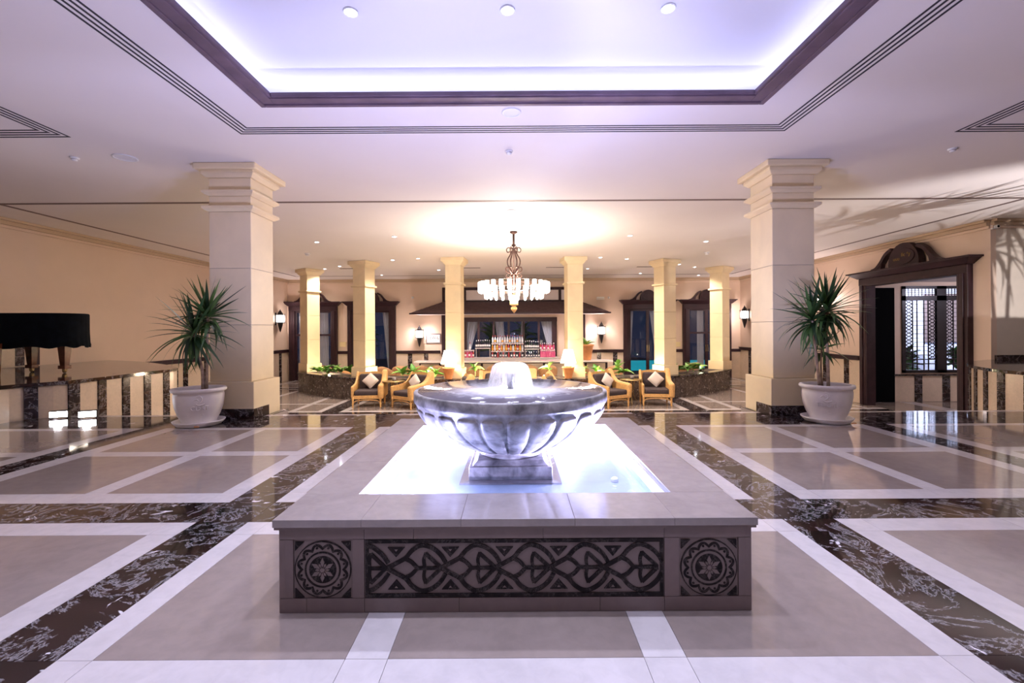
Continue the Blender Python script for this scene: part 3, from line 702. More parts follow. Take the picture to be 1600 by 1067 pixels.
m, nt, b = newmat('water_veil'); nt.nodes.remove(b); out = nt.nodes['Material Output']
tp = nt.nodes.new('ShaderNodeBsdfTransparent'); df = nt.nodes.new('ShaderNodeBsdfPrincipled'); df.inputs['Base Color'].default_value = (.92, .90, .92, 1); df.inputs['Roughness'].default_value = .12
tl = nt.nodes.new('ShaderNodeBsdfTranslucent'); tl.inputs[0].default_value = (.95, .93, .93, 1); mt_ = nt.nodes.new('ShaderNodeMixShader'); mt_.inputs[0].default_value = .5
nt.links.new(df.outputs[0], mt_.inputs[1]); nt.links.new(tl.outputs[0], mt_.inputs[2])
mx = nt.nodes.new('ShaderNodeMixShader'); f = ramp(nt, noise(nt, coords(nt, (60, 60, 3), obj=True), 1.0, 2), [(.35, .40), (.65, .80)])
sz = nt.nodes.new('ShaderNodeSeparateXYZ'); nt.links.new(coords(nt, 1.0, obj=True), sz.inputs[0])
mr = nt.nodes.new('ShaderNodeMapRange'); mr.inputs[1].default_value = -.07; mr.inputs[2].default_value = .05; mr.inputs[3].default_value = .30; mr.inputs[4].default_value = 1.0; nt.links.new(sz.outputs[2], mr.inputs[0])
mu = nt.nodes.new('ShaderNodeMath'); mu.operation = 'MULTIPLY'; nt.links.new(f, mu.inputs[0]); nt.links.new(mr.outputs[0], mu.inputs[1])
nt.links.new(mu.outputs[0], mx.inputs[0]); nt.links.new(tp.outputs[0], mx.inputs[1]); nt.links.new(mt_.outputs[0], mx.inputs[2]); nt.links.new(mx.outputs[0], out.inputs[0])
WD = tag(MB().lathe([(.008, .002), (.014, .03), (.03, .052), (.055, .060), (.080, .056), (.098, .040), (.108, .012), (.118, -.03), (.128, -.0785)], 48, cap=False).build('water_dome', m, smooth=True), 'thin mushroom-shaped veil of water falling from the fountain nozzle', 'water')
WD.location = (BXC, BYC, .759)
lamp('POINT', 'bowl_fill', (.055, .03, .46), 0.7, (0.85, 0.87, 1.0), parent=BW, shadow_soft_size=.03)  # added light with no fixture, whitens the bowl water and veil
# underwater lamps
for i, (x, y, pw) in enumerate(((-.50, 2.92, 125), (.50, 2.28, 95), (.36, 2.99, 105), (-.50, 2.12, 14))):
    t = thing('pool_lamp', 'small round underwater lamp in a corner of the fountain basin', 'lamp', (x, y, .2355), 0, 'underwater fountain lamps')
    MB().lathe([(.018, 0), (.020, .004), (.018, .014), (.013, .018)], 16).build('lamp_body', M['whitep'], t)
    MB().lathe([(.012, .0175), (.010, .020), (.001, .021)], 14).build('lens', M['flood'], t)
    if i == 1: lamp('SPOT', 'pool_light', (0, 0, .05), pw, (0.52, 0.53, 1.0), rot=(PI - .15, -.62, 0), parent=t, spot_size=2.3, spot_blend=.6, shadow_soft_size=.03)
    else: lamp('POINT', 'pool_light', (0, 0, .06), pw, (0.52, 0.53, 1.0), parent=t, shadow_soft_size=.035)
# ------------------------------------------------------------------ columns
def big_column(label, cx):
    C = thing('column', label, 'column', (cx, 5.45, 0))
    h = .24
    def bx(a, z0, z1, name, m='stone', bv=.006, d=None): return MB().box(-a, a, -a, a, z0, z1).build(name, M[m], C, bevel=bv)
    bx(.29, .0, .424, 'plinth')
    sk = [(-.296, .296, -.298, -.29), (-.298, -.29, -.298, .02), (.29, .298, -.298, .02)]
    for r in sk: MB().box(*r, .001, .12).build('skirting', M['dark2'], C)
    z = .424
    for k in range(3): bx(h, z + .0015, z + .6475, 'block'); z += .649
    MB().box(-h + .006, h - .006, -h + .006, h - .006, .42, 2.4).build('core', M['grout'], C)
    bx(h, 2.428, 2.55, 'capital_block'); bx(h, 2.61, 2.757, 'capital_block')
    for z0 in (2.371, 2.55):
        MB().frus(-h - .01, h + .01, -h - .01, h + .01, z0, -h - .055, h + .055, -h - .055, h + .055, z0 + .03).build('collar', M['stone'], C, bevel=.004)
        MB().box(-h - .055, h + .055, -h - .055, h + .055, z0 + .03, z0 + .058).build('collar', M['stone'], C, bevel=.004)
    MB().frus(-h - .02, h + .02, -h - .02, h + .02, 2.757, -h - .06, h + .06, -h - .06, h + .06, 2.795).build('capital_moulding', M['stone'], C, bevel=.004)
    MB().box(-h - .06, h + .06, -h - .06, h + .06, 2.795, 2.832).build('capital_moulding', M['stone'], C, bevel=.006)
    MB().box(-h - .11, h + .11, -h - .11, h + .11, 2.832, 2.899).build('abacus', M['stone'], C, bevel=.01)
big_column('large square limestone column behind the left potted palm', -3.245)
big_column('large square limestone column behind the right potted palm', 3.205)
ZP = -.26
SMALLC = []
def small_column(x, y, rz, label):
    C = thing('column', label, 'column', (x, y, ZP), rz); h = .205; T = ZC - ZP
    MB().box(-h - .04, h + .04, -h - .04, h + .04, 0.001, .26).build('plinth', M['stone'], C, bevel=.005)
    z = .26
    for k in range(3): MB().box(-h, h, -h, h, z + .0015, z + .728).build('block', M['stone'], C, bevel=.005); z += .73
    MB().box(-h - .04, h + .04, -h - .04, h + .04, z, z + .05).build('collar', M['stone'], C, bevel=.01); z += .05
    MB().box(-h, h, -h, h, z, T - .19).build('capital_block', M['stone'], C, bevel=.005)
    MB().frus(-h - .01, h + .01, -h - .01, h + .01, T - .19, -h - .08, h + .08, -h - .08, h + .08, T - .10).build('capital_moulding', M['stone'], C, bevel=.004)
    MB().box(-h - .10, h + .10, -h - .10, h + .10, T - .10, T - .002).build('abacus', M['stone'], C, bevel=.012)
for sx, nm in ((-1, 'left'), (1, 'right')):
    d = 0 if sx < 0 else 0
    small_column(sx * 1.58 + .01, 12.12, -sx * math.radians(-6), 'slim limestone column on the planter beside the %s table lamp' % nm)
    small_column(sx * 4.17 + .02, 12.62, -sx * math.radians(-22), 'slim limestone column on the planter, second from the %s end' % nm)
    small_column(sx * 6.37 + .03, 14.15, -sx * math.radians(-36), 'slim limestone column standing at the %s end of the planter' % nm)
# ------------------------------------------------------------------ curved planter
PL = thing('planter', 'long curved dark marble planter wall around the lounge', 'planter', (0, 12.0, ZS))
front = spline([(-6.62, 13.95), (-5.5, 12.95), (-4.33, 12.2), (-3.0, 11.82), (-1.6, 11.63), (0, 11.58), (1.6, 11.63), (3.0, 11.82), (4.33, 12.2), (5.5, 12.95), (6.62, 13.95)], 4)
def off(path, d):
    out = []
    for i, p in enumerate(path):
        t = (path[min(i + 1, len(path) - 1)] - path[max(i - 1, 0)]).normalized(); out.append(p + Vector((-t.y, t.x)) * d)
    return out
back = off(front, .74); f2 = off(front, -.03); b2 = off(front, .77); fi = off(front, .22); bi = off(front, .60)
for i in range(len(front) - 1):
    def q(a, b, t=.004):
        d0 = (a[i + 1] - a[i]).normalized() * t
        return [tuple(a[i] + d0), tuple(a[i + 1] - d0), tuple(b[i + 1] - d0), tuple(b[i] + d0)]
    MB().prism(q(front, back), ZS, ZP - .04).build('marble_panel', M['planter'], PL, world=True)
    MB().prism(q(f2, fi, .002), ZP - .04, ZP).build('coping_slab', M['dark2'], PL, world=True)
    MB().prism(q(bi, b2, .002), ZP - .04, ZP).build('coping_slab', M['dark2'], PL, world=True)
    MB().prism(q(fi, bi, 0), ZP - .04, ZP - .002).build('soil', M['soil'], PL, world=True)
# ------------------------------------------------------------------ potted palms
PLM = [leafmesh_ for leafmesh_ in ()]
def palmleaf(droop):
    N = 8; vs = []; fs = []
    for i in range(N + 1):
        t = i / N; hw = .5 * min(1, .35 + t * 3) * (1 - t ** 2.2) + .01
        x = t * (1 - .25 * droop * t); z = -droop * t * t * .75
        vs += [(x, -hw, z + hw * .012), (x, 0, z), (x, hw, z + hw * .012)]
    for i in range(N): fs += [(i * 3, i * 3 + 1, i * 3 + 4, i * 3 + 3), (i * 3 + 1, i * 3 + 2, i * 3 + 5, i * 3 + 4)]
    return MB().add(vs, fs).mesh('leaf', M['leaf'], True)
PALM = [palmleaf(d) for d in (.06, .3, .7, 1.1)]
def wrap_text(txt, size, R, zc, a0, parent, m):
    me = textmesh(txt, size, .006, m)
    for v in me.vertices:
        x, y, z = v.co; a = a0 + x / R; rr = R + z + .001
        v.co = (rr * math.sin(a), -rr * math.cos(a), zc + y)
    put(me, 'lettering', parent)
def potted_palm(label, loc, trunks, text, seed, tilt=0, group='potted palms'):
    rnd = random.Random(seed)
    R = thing('potted_palm', label, 'potted plant', loc, 0, group)
    sc = MB().lathe([(.18, 0), (.205, .008), (.238, .045), (.243, .056), (.232, .056), (.19, .018), (.02, .016)], 40).build('saucer', M['pot'], R, smooth=True)
    MB().box(.10, .15, -.224, -.219, .018, .030).build('chip', M['terra'], sc)
    P = MB().lathe([(.145, .018), (.160, .02), (.166, .032), (.160, .045), (.195, .12), (.220, .20), (.230, .27), (.232, .325), (.226, .352), (.236, .358), (.252, .368), (.256, .385), (.248, .40), (.225, .402), (.212, .39), (.21, .355), (.02, .35)], 48).build('pot', M['pot'], R, smooth=True)
    MB().lathe([(.212, .352), (.1, .362), (.002, .366)], 24, cap=False).build('soil', M['soil'], R, smooth=True)
    a0 = text[2]
    wrap_text(text[0], .065, .226, .185, a0, P, M['pot']); wrap_text(text[1], .055, .196, .115, a0 + .1, P, M['pot'])
    sw = []
    for pts in ([(-.035, .335), (.0, .345), (.02, .32), (.012, .29), (-.02, .262)], [(-.03, .262), (-.01, .25), (.02, .252), (.045, .262)], [(-.05, .30), (-.03, .315), (-.01, .30)]):
        q = [(.232 * math.sin(a0 + tilt + x / .23), -.232 * math.cos(a0 + tilt + x / .23), z - .012) for x, z in [(p[0], p[1]) for p in spline(pts, 4)]]
        MB().tube(q, .008, 6).build('embossed_scroll', M['pot'], P)
    for tp, r0, n, L, lo in trunks:
        path = spline([Vector(p) for p in tp], 5)
        MB().tube(path, [r0 * (1.15 - .35 * i / len(path)) for i in range(len(path))], 7).build('trunk', M['trunk'], R, smooth=True)
        top = path[-1]
        for i in range(n):
            f = i / (n - 1); e = 1.38 - f ** .85 * (1.38 - lo) + rnd.uniform(-.1, .1)
            a = i * 2.39996 + rnd.uniform(-.25, .25)
            k = min(3, max(0, int(f * 3.6 + rnd.uniform(-.5, .4))))
            l = L * (.72 + .35 * math.sin(PI * min(1, f * .8 + .25))) * rnd.uniform(.85, 1.1)
            reach = l * math.cos(e) * math.sin(a)
            if reach > .27: l *= .27 / reach
            put(PALM[k], 'leaf', R, (top.x, top.y, top.z - .10 * f + .02), (rnd.uniform(-.5, .5), -e, a), (l, rnd.uniform(.034, .046), l))
    return R
potted_palm('potted palm with two leafy heads in a white pot beside the left column', (-3.38, 4.88, 0),
    [([(.03, .02, .36), (.02, .02, .6), (-.03, 0, .80), (-.045, -.01, 1.0)], .016, 74, .47, -1.0), ([(.06, .03, .36), (.075, .02, .7), (.08, .02, 1.02), (.075, .03, 1.18)], .014, 60, .44, -.5)], ('CDST', 'LI', .62), 3)
potted_palm('potted palm with three leafy heads in a white pot beside the right column', (3.335, 4.86, 0),
    [([(-.06, .02, .36), (-.09, .02, .65), (-.13, 0, .90), (-.15, 0, 1.10)], .015, 66, .46, -.7), ([(.02, 0, .36), (.02, .01, .75), (.0, 0, 1.0), (.01, 0, 1.20)], .015, 72, .45, -.6), ([(-.01, .05, .36), (-.02, .06, .6), (.0, .07, .80)], .010, 20, .34, -.3)], ('TOUTI', 'C', -.60), 5)
potted_palm('potted palm in a white pot on the right dais beyond the picture edge', (8.15, 5.5, .42),
    [([(-.03, .02, .36), (-.05, .02, .65), (-.06, 0, 1.0)], .016, 44, .5, -.4), ([(.06, 0, .36), (.08, .01, .75), (.09, 0, 1.2)], .015, 44, .5, -.4)], ('TOUTI', 'C', -.6), 9)

# ------------------------------------------------------------------ dais with the piano, counter-like dais on the right
def dais(name, label, outline, wallside, zt, base=ZS, yref=5.49, cream=.25, dark=.115):
    R = thing(name, label, 'platform', (outline[0][0], outline[0][1], 0))
    pts = [Vector(p) for p in outline]; poly = [tuple(p) for p in pts] + wallside
    MB().prism(poly, base, zt - .045).build('body', M['panel'], R, world=True)
    # cladding along the outline
    seg = []; 
    for a, b in zip(pts, pts[1:]): seg.append((a, b, (b - a).length))
    tot = sum(s[2] for s in seg)
    def pos(s):
        for a, b, l in seg:
            if s <= l: return a + (b - a) * (s / l), (b - a).normalized()
            s -= l
        return seg[-1][1], (seg[-1][1] - seg[-1][0]).normalized()
    sref, acc = 0, 0
    for a, b, l in seg:
        if (a.y - yref) * (b.y - yref) <= 0: sref = acc + l * abs(yref - a.y) / max(1e-6, abs(b.y - a.y)); break
        acc += l
    s = 0; kind = 'c'; first = sref % (cream + dark)
    def strip(s0, s1, t, z0, z1, nm, m):
        n = max(1, int((s1 - s0) / .1)); A = []; B = []
        for i in range(n + 1):
            p, d = pos(s0 + (s1 - s0) * i / n); nn = Vector((d.y, -d.x)); A.append(tuple(p + nn * t)); B.append(tuple(p - nn * .01))
        MB().prism(A + B[::-1], z0, z1).build(nm, M[m], R, world=True)
    while s < tot - .03:
        w = min(dark if kind == 'd' else (first if s == 0 else cream), tot - s)
        if kind == 'c': strip(s + .002, s + w - .002, .012, base + .004, zt - .048, 'cream_panel', 'panel')
        else:
            n = round((zt - .045 - base) / .125); h = (zt - .045 - base) / n
            for j in range(n): strip(s + .002, s + w - .002, .028, base + j * h + .002, base + (j + 1) * h - .002, 'marble_tile', 'dark2')
        s += w; kind = 'c' if kind == 'd' else 'd'
    A = []
    for i in range(41):
        p, d = pos(tot * i / 40); A.append(tuple(p + Vector((d.y, -d.x)) * .045))
    MB().prism(A + wallside, zt - .042, zt).build('top_slab', M['dark'], R, world=True)
    return R
left_out = [tuple(p) for p in spline([(-5.62, 3.2), (-5.68, 4.4), (-5.66, 5.04), (-5.56, 5.25), (-5.42, 5.42), (-5.37, 5.6)], 5)] + [(-5.37, 6.4), (-5.37, 7.1)] + [tuple(p) for p in spline([(-5.42, 7.3), (-6.3, 8.1), (-7.4, 8.9), (-8.44, 9.4)], 4)]
dais('stage_platform', 'striped marble platform carrying the piano at the left wall', left_out, [(-8.44, 3.2)], .42)
right_out = [tuple(p) for p in spline([(8.40, 8.02), (7.6, 7.55), (7.06, 7.0), (6.68, 6.35), (6.58, 5.95), (6.6, 5.2), (6.75, 4.2), (6.8, 3.2)], 5)]
dais('striped_counter', 'curved counter-like platform with striped marble front at the right edge', right_out, [(13.9, 3.2), (13.9, 8.02)], .42)
MB().box(8.52, 13.9, 8.02, 8.07, .42, .50).build('marble_upstand', M['dark2'], WBY, world=True)
# piano
PN = thing('grand_piano', 'grand piano under a black velvet cover on the left platform', 'piano', (-7.0, 6.8, .42))
ol = spline([(-8.15, 6.28), (-7.4, 6.22), (-6.6, 6.24), (-6.28, 6.40), (-6.24, 6.62), (-6.40, 6.86), (-6.8, 7.05), (-7.3, 7.4), (-8.15, 7.5)], 8)
ol2 = [p for p in ol]
n = len(ol2); vs = []; fs = []
cen = Vector((-7.2, 6.8))
lv = [(1.265, .94, 0), (1.27, .985, 0), (1.255, 1.0, 0), (1.0, 1.0, .006), (.85, 1.005, .012), (.79, 1.015, .02)]
for z, s_, rp in lv:
    for i, p in enumerate(ol2):
        d = p - cen; wv = rp * math.sin(i * 2.1); sag = .016 * math.sin(i * .9) if z < .8 else 0
        q = cen + d * s_ + d.normalized() * wv; vs.append((q.x, q.y, z + sag))
for k in range(len(lv) - 1):
    for i in range(n): fs.append((k * n + i, k * n + (i + 1) % n, (k + 1) * n + (i + 1) % n, (k + 1) * n + i))
fs.append(tuple(range(n)))
MB().add(vs, fs).build('velvet_cover', M['velvet'], PN, smooth=True, world=True)
MB().prism([tuple(cen + (p - cen) * .96) for p in ol2], .80, 1.24).build('case', M['mahog'], PN, world=True)
for x, y in ((-6.42, 6.50), (-7.08, 6.68), (-7.9, 6.5)):
    L = MB().frus(x - .035, x + .035, y - .035, y + .035, .52, x - .055, x + .055, y - .055, y + .055, .82).box(x - .05, x + .05, y - .05, y + .05, .48, .53).build('leg', M['mahog'], PN, world=True, bevel=.004)
    MB().sphere((x, y, .449), .027, 12, 8).build('caster', M['brass'], L, world=True, smooth=True); MB().box(x - .02, x + .02, y - .02, y + .02, .455, .485).build('caster_fork', M['brass'], L, world=True)
PB = thing('piano_bench', 'mahogany piano bench with slim legs left of the piano', 'bench', (-7.12, 6.0, .42))
MB().box(-.42, .20, -.02, .16, .36, .44).build('seat', M['mahog'], PB, bevel=.01)
MB().box(-.41, .19, -.015, .155, .44, .475).build('seat_pad', M['velvet'], PB, bevel=.012)
for x in (-.39, .17):
    for y in (.01, .13): MB().frus(x - .014, x + .014, y - .014, y + .014, 0, x - .026, x + .026, y - .026, y + .026, .36).build('leg', M['mahog'], PB)
# flood lamps on the floor by the platform
for (px, lab, z) in ((91, 'white floodlight box at the foot of the striped platform, nearer the piano bench', 0), (136, 'white floodlight box at the foot of the striped platform, nearer the left palm', 0)):
    X, _ = at(px, 642, 5.28)
    t = thing('floodlight', lab, 'lamp', (X, 5.30, 0), math.radians(25))
    MB().box(-.085, .085, -.035, .045, .012, .09).build('housing', M['blackmetal'], t, bevel=.006)
    MB().box(-.078, .078, -.038, -.034, .02, .082).build('lens', M['flood'], t)
    for sx in (-1, 1): MB().box(sx * .075 - .008, sx * .075 + .008, -.03, .03, 0, .014).build('foot', M['blackmetal'], t)
    lamp('SPOT', 'beam', (0, -.05, .07), 10, (.95, .92, 1.0), rot=(-PI / 2 - .7, 0, 0), parent=t, spot_size=2.4, spot_blend=.8, shadow_soft_size=.04)
lamp('SPOT', 'palm_uplight', (7.8, 3.5, .6), 420, (1.0, 0.93, 0.95), aim=(7.5, 8.0, 2.6), spot_size=1.5, spot_blend=.5, shadow_soft_size=.02)
potted_palm('second potted palm in a white pot on the right dais beyond the picture edge', (7.15, 5.15, .42),
    [([(-.03, .02, .36), (-.05, .02, .65), (-.06, 0, 1.0)], .016, 40, .5, -.4), ([(.06, 0, .36), (.08, .01, .75), (.09, 0, 1.15)], .015, 40, .5, -.4)], ('TOUTI', 'C', -.6), 12)
# ------------------------------------------------------------------ lounge seating
def pillowmesh(w, h, t, m, name):
    def fn(u, v):
        x, y = u * 2 - 1, v * 2 - 1
        k = (1 - x ** 4) * (1 - y ** 4); return (x * w / 2 * (1 - .06 * (1 - y * y) * 0 - .07 * (y * y) * 0), y * h / 2, t / 2 * k ** .6)
    q = MB().grid(fn, 10, 10); n = len(q.v)
    q.v += [(p[0], p[1], -p[2]) for p in q.v]; q.f += [tuple(i + n for i in f[::-1]) for f in q.f[:]]
    return q.mesh(name, m, True)
def make_armchair(label, loc, rz):
    A = thing('armchair', label, 'armchair', loc, rz, 'wicker armchairs in front of the planter')
    prof = [(-.38, .26), (-.40, .50), (-.37, .545), (-.15, .565), (.06, .60), (.20, .70), (.29, .84), (.33, .87), (.37, .84), (.36, .26)]
    pr = [tuple(p) for p in spline(prof[:9], 3)] + [prof[9]]
    for sx in (-1, 1):
        MB().prism([(p[0], p[1]) for p in pr], sx * .36 - .028, sx * .36 + .028, 'yz').build('side_panel', M['wicker'], A, bevel=.012)
    MB().grid(lambda u, v: ((u - .5) * .70, .30 + .05 * v + .03 * math.cos((u - .5) * PI) - .03, .28 + .58 * v + .012 * math.cos((u - .5) * 2 * PI)), 10, 4).build('backrest', M['wicker'], A, smooth=True)
    A.children[-1].modifiers.new('thick', 'SOLIDIFY').thickness = .045
    MB().box(-.335, .335, -.37, -.32, .22, .31).build('front_rail', M['wicker'], A, bevel=.01)
    MB().box(-.335, .335, -.34, .30, .25, .285).build('seat_deck', M['wicker'], A)
    for x in (-.35, .35):
        for y in (-.36, .32):
            MB().lathe([(.018, 0), (.024, .02), (.019, .06), (.027, .10), (.020, .14), (.028, .20), (.030, .27)], 10, (x, y, 0)).build('leg', M['wicker'], A, smooth=True)
    MB().tube(spline([(-.34, -.36, .10), (-.28, -.36, .17), (0, -.36, .195), (.28, -.36, .17), (.34, -.36, .10)], 4), .011, 6).build('stretcher', M['wicker'], A)
    MB().box(-.325, .325, -.375, .27, .30, .43).build('seat_cushion', M['cush'], A, bevel=.045, seg=3)
    c = MB().box(-.30, .30, -.06, .06, -.21, .21).build('back_cushion', M['cush'], A, bevel=.05, seg=3)
    c.location = (0, .235, .60); c.rotation_euler = (-.16, 0, 0)
    return A
PILM = pillowmesh(.29, .29, .11, M['pillow'], 'throw_pillow')
ch = [(577, 11.25, .12, 'wicker armchair farthest left in front of the planter'), (644, 11.0, -.62, 'wicker armchair turned inward, behind the left rim of the bowl'),
      (951, 11.0, .55, 'wicker armchair turned inward, behind the right rim of the bowl'), (1024, 11.22, -.16, 'wicker armchair farthest right in front of the planter')]
pl = ['leftmost beige throw pillow, on the farthest left armchair', 'beige throw pillow on the inward-turned left armchair', 'beige throw pillow on the inward-turned right armchair', 'rightmost beige throw pillow, on the farthest right armchair']
A0 = None
for (px, Y, rz, lab), pb in zip(ch, pl):
    X, _ = at(px, 610, Y)
    if A0 is None: A0 = make_armchair(lab, (X, Y, ZS), rz); A0.scale = (.92, .92, .94)
    else: clone(A0, (X, Y, ZS), rz, lab)
    o = tag(put(PILM, 'throw_pillow'), pb, 'pillow', 'beige throw pillows')
    Mx = Matrix.Translation((X, Y, ZS)) @ Matrix.Rotation(rz, 4, 'Z') @ Matrix.Translation((.02, .055, .605)) @ Matrix.Rotation(PI / 2 - .30, 4, 'X') @ Matrix.Rotation(PI / 4 + random.uniform(-.08, .08), 4, 'Z')
    o.matrix_world = Mx
for px, lab, rz in ((712, 'wicker armchair half hidden by the bowl, beside the left table lamp', -1.3), (874, 'wicker armchair half hidden by the bowl, beside the right table lamp', 1.3)):
    X, _ = at(px, 610, 10.5); clone(A0, (X, 10.5, ZS), rz, lab)
SF = clone(A0, (-.19, 10.75, ZS), 0, 'wide wicker sofa whose backrest shows above the fountain bowl'); SF.scale = (1.7, .92, 1.0); SF.name = 'wicker_sofa'; SF['category'] = 'sofa'
if 'group' in SF: del SF['group']
def side_table(px, Y, lab, clab):
    X, _ = at(px, 600, Y)
    T = thing('side_table', lab, 'table', (X, Y, ZS), 0, 'round side tables')
    MB().lathe([(.01, .585), (.27, .585), (.275, .595), (.27, .605), (.01, .605)], 32).build('table_top', M['brass'], T, smooth=True)
    MB().lathe([(.008, .004), (.012, .3), (.010, .585)], 10).build('stem', M['brass'], T)
    for k in range(3):
        a = 2 * PI * k / 3 + .4
        MB().tube(spline([(.22 * math.cos(a), .22 * math.sin(a), .008), (.15 * math.cos(a), .15 * math.sin(a), .09), (.06 * math.cos(a), .06 * math.sin(a), .28), (.10 * math.cos(a), .10 * math.sin(a), .58)], 4), .009, 6).build('leg', M['brass'], T, smooth=True)
    c = thing('candle_holder', clab, 'candle holder', (X + .02, Y - .02, ZS + .605))
    MB().lathe([(.042, 0), (.048, .09), (.044, .09), (.038, .01)], 16).build('glass_cup', M['ledge'], c, smooth=True)
    MB().lathe([(.03, .012), (.03, .05), (.002, .05)], 12).build('candle', M['pillow'], c)
side_table(615, 11.25, 'round brass side table between the two left armchairs', 'small candle cup on the left side table')
side_table(986, 11.3, 'round brass side table between the two right armchairs', 'small candle cup on the right side table')
# table lamps on the planter coping
for px, lab in ((701, 'glowing cone-shade table lamp with terracotta base left of the bowl'), (888, 'glowing cone-shade table lamp with terracotta base right of the bowl')):
    Y = 11.70; X, _ = at(px, 575, Y)
    t = thing('table_lamp', lab, 'lamp', (X, Y, ZP), 0, 'terracotta table lamps')
    MB().lathe([(.085, 0), (.09, .02), (.155, .26), (.165, .27), (.165, .295), (.15, .295), (.02, .28)], 28).build('base', M['terra'], t, smooth=True)
    MB().lathe([(.06, .285), (.10, .31), (.105, .34), (.08, .37), (.02, .385)], 24).build('neck', M['whitep'], t, smooth=True)
    MB().lathe([(.205, .395), (.115, .735)], 32, cap=False).build('lamp_shade', M['shade'], t, smooth=True)
    lamp('POINT', 'bulb', (0, 0, .52), 22, WARM, parent=t, shadow_soft_size=.06)
# plants growing in the planter
gp = [(495, 13.2), (508, 13.1), (519, 13.0), (531, 12.95), (546, 12.75), (628, 12.15), (645, 12.1), (668, 12.05), (680, 12.05), (742, 11.95), (858, 11.95), (909, 12.1), (933, 12.15), (966, 12.3), (975, 12.3), (1050, 12.85), (1061, 12.95), (1076, 13.05), (1085, 13.2), (1094, 13.4)]
wl = ['at the far left end', 'second from the far left end', 'third from the far left end', 'fourth from the far left end', 'beside the second column from the left', 'above the left side table', 'left of the second left armchair', 'behind the second left armchair', 'left of the left table lamp', 'behind the sofa on the left', 'behind the sofa on the right', 'right of the right table lamp', 'behind the third armchair', 'taller, above the right side table', 'beside the taller plant by the right side table', 'just right of the second column from the right', 'fifth from the far right end', 'third from the far right end', 'second from the far right end', 'at the far right end']
for (px, Y), w in zip(gp, wl):
    X, _ = at(px, 580, Y); big = px in (742, 858, 966)
    leafy('planter_plant', 'green leafy plant in the curved planter, ' + w, 'plant', (X, Y + .08, ZP - .002), 11 if not big else 9, .30 if not big else .26, .42, 'leaf2', 1, .75, 'leafy plants in the planter', stem=.12 if not big else .30)
# unseen spots added between the plants to brighten the lounge ceiling and columns
for i, s in enumerate((3, 9, 14, 18, 22, 26, 31, 37)):
    p = (fi[s] + bi[s]) / 2; t = thing('planter_fill', 'small black spot hidden among the planter leaves, added to brighten the lounge', 'lamp', (p.x, p.y, ZP - .002), 0, 'added fill spots in the planter')
    MB().lathe([(.035, 0), (.04, .01), (.045, .06), (.038, .06), (.03, .02)], 12).build('housing', M['blackmetal'], t); MB().lathe([(.037, .055), (.001, .055)], 12, cap=False).build('lens', M['lamp_on'], t)
    lamp('POINT', 'beam', (0, 0, .14), 20, (1.0, .74, .50), parent=t, shadow_soft_size=.06)
# ------------------------------------------------------------------ tub chairs of the bar
def make_tub(label, loc, rz):
    T = thing('tub_chair', label, 'chair', loc, rz, 'brown tub chairs of the bar')
    def fn(u, v):
        a = -PI * .12 + u * PI * 1.24; r = .27 + .04 * v
        return (r * math.cos(a), r * math.sin(a) * .95, .30 + v * (.24 + .20 * math.sin(max(0, min(PI, a))) ))
    b = MB().grid(fn, 18, 4).build('backrest', M['tub'], T, smooth=True); b.modifiers.new('thick', 'SOLIDIFY').thickness = .03
    MB().lathe([(.25, .34), (.27, .37), (.26, .42), (.2, .435), (.01, .437)], 20).build('seat', M['cush'], T, smooth=True)
    for x, y in ((-.19, -.17), (.19, -.17), (-.19, .18), (.19, .18)): MB().frus(x - .015, x + .015, y - .015, y + .015, 0, x * .9 - .02, x * .9 + .02, y * .9 - .02, y * .9 + .02, .35).build('leg', M['wood'], T)
    return T
tb = [(516, 14.9, 2.6, 'between the two leftmost columns'), (550, 14.4, 3.6, 'beside the second column from the left'), (604, 14.2, 2.8, 'behind the farthest left armchair'), (628, 14.5, 3.1, 'leftmost of those at the bar counter'), (658, 14.55, 3.2, 'second of those at the bar counter from the left'), (688, 14.5, 3.0, 'behind the left table lamp'), (744, 14.5, 3.2, 'just right of the left lamp column'),
      (774, 14.6, 3.14, 'left of the water dome'), (826, 14.6, 3.1, 'right of the water dome'), (856, 14.5, 3.2, 'just left of the right lamp column'), (905, 14.4, 3.1, 'below the terracotta plant pot'), (958, 14.2, 3.3, 'behind the third armchair'), (1058, 14.2, 2.9, 'just right of the second column from the right'), (1080, 15.2, 3.3, 'left of the rightmost column')]
T0 = None
for px, Y, rz, w in tb:
    X, _ = at(px, 575, Y); lab = 'brown wicker tub chair ' + w
    T0 = make_tub(lab, (X, Y, ZS), rz) if T0 is None else clone(T0, (X, Y, ZS), rz, lab)
# ------------------------------------------------------------------ bar
BAR = thing('bar_counter', 'long pale bar counter below the back window', 'counter', (-.05, 15.5, ZS))
MB().box(-3.35, 3.3, 15.15, 15.85, -.10, -.045).build('counter_top', M['counter'], BAR, world=True, bevel=.008)
MB().box(-3.2, 3.15, 15.35, 15.8, ZS, -.10).build('carcass', M['wood'], BAR, world=True)
for k in range(9): MB().box(-3.15 + k * .7, -2.53 + k * .7, 15.33, 15.35, ZS + .08, -.14).build('front_panel', M['panel'], BAR, world=True)
BW_ = sroot('window_2', (-.17, YB, -.05), 0, 'wide dark bar window of six panes')
fr = MB(); mull = [at(x, 520, YB)[0] for x in (725.7, 748, 771.4, 794.8, 818, 841.7, 866)]
fr.box(mull[0] - .1, mull[-1] + .1, 16.92, 17.06, 1.30, 1.46).box(mull[0] - .1, mull[-1] + .1, 16.92, 17.06, -.1, -.02)
for i, x in enumerate(mull): fr.box(x - (.09 if i in (0, 6) else .04), x + (.09 if i in (0, 6) else .04), 16.93, 17.05, -.02, 1.30)
fr.build('window_frame', M['wood'], BW_, world=True)
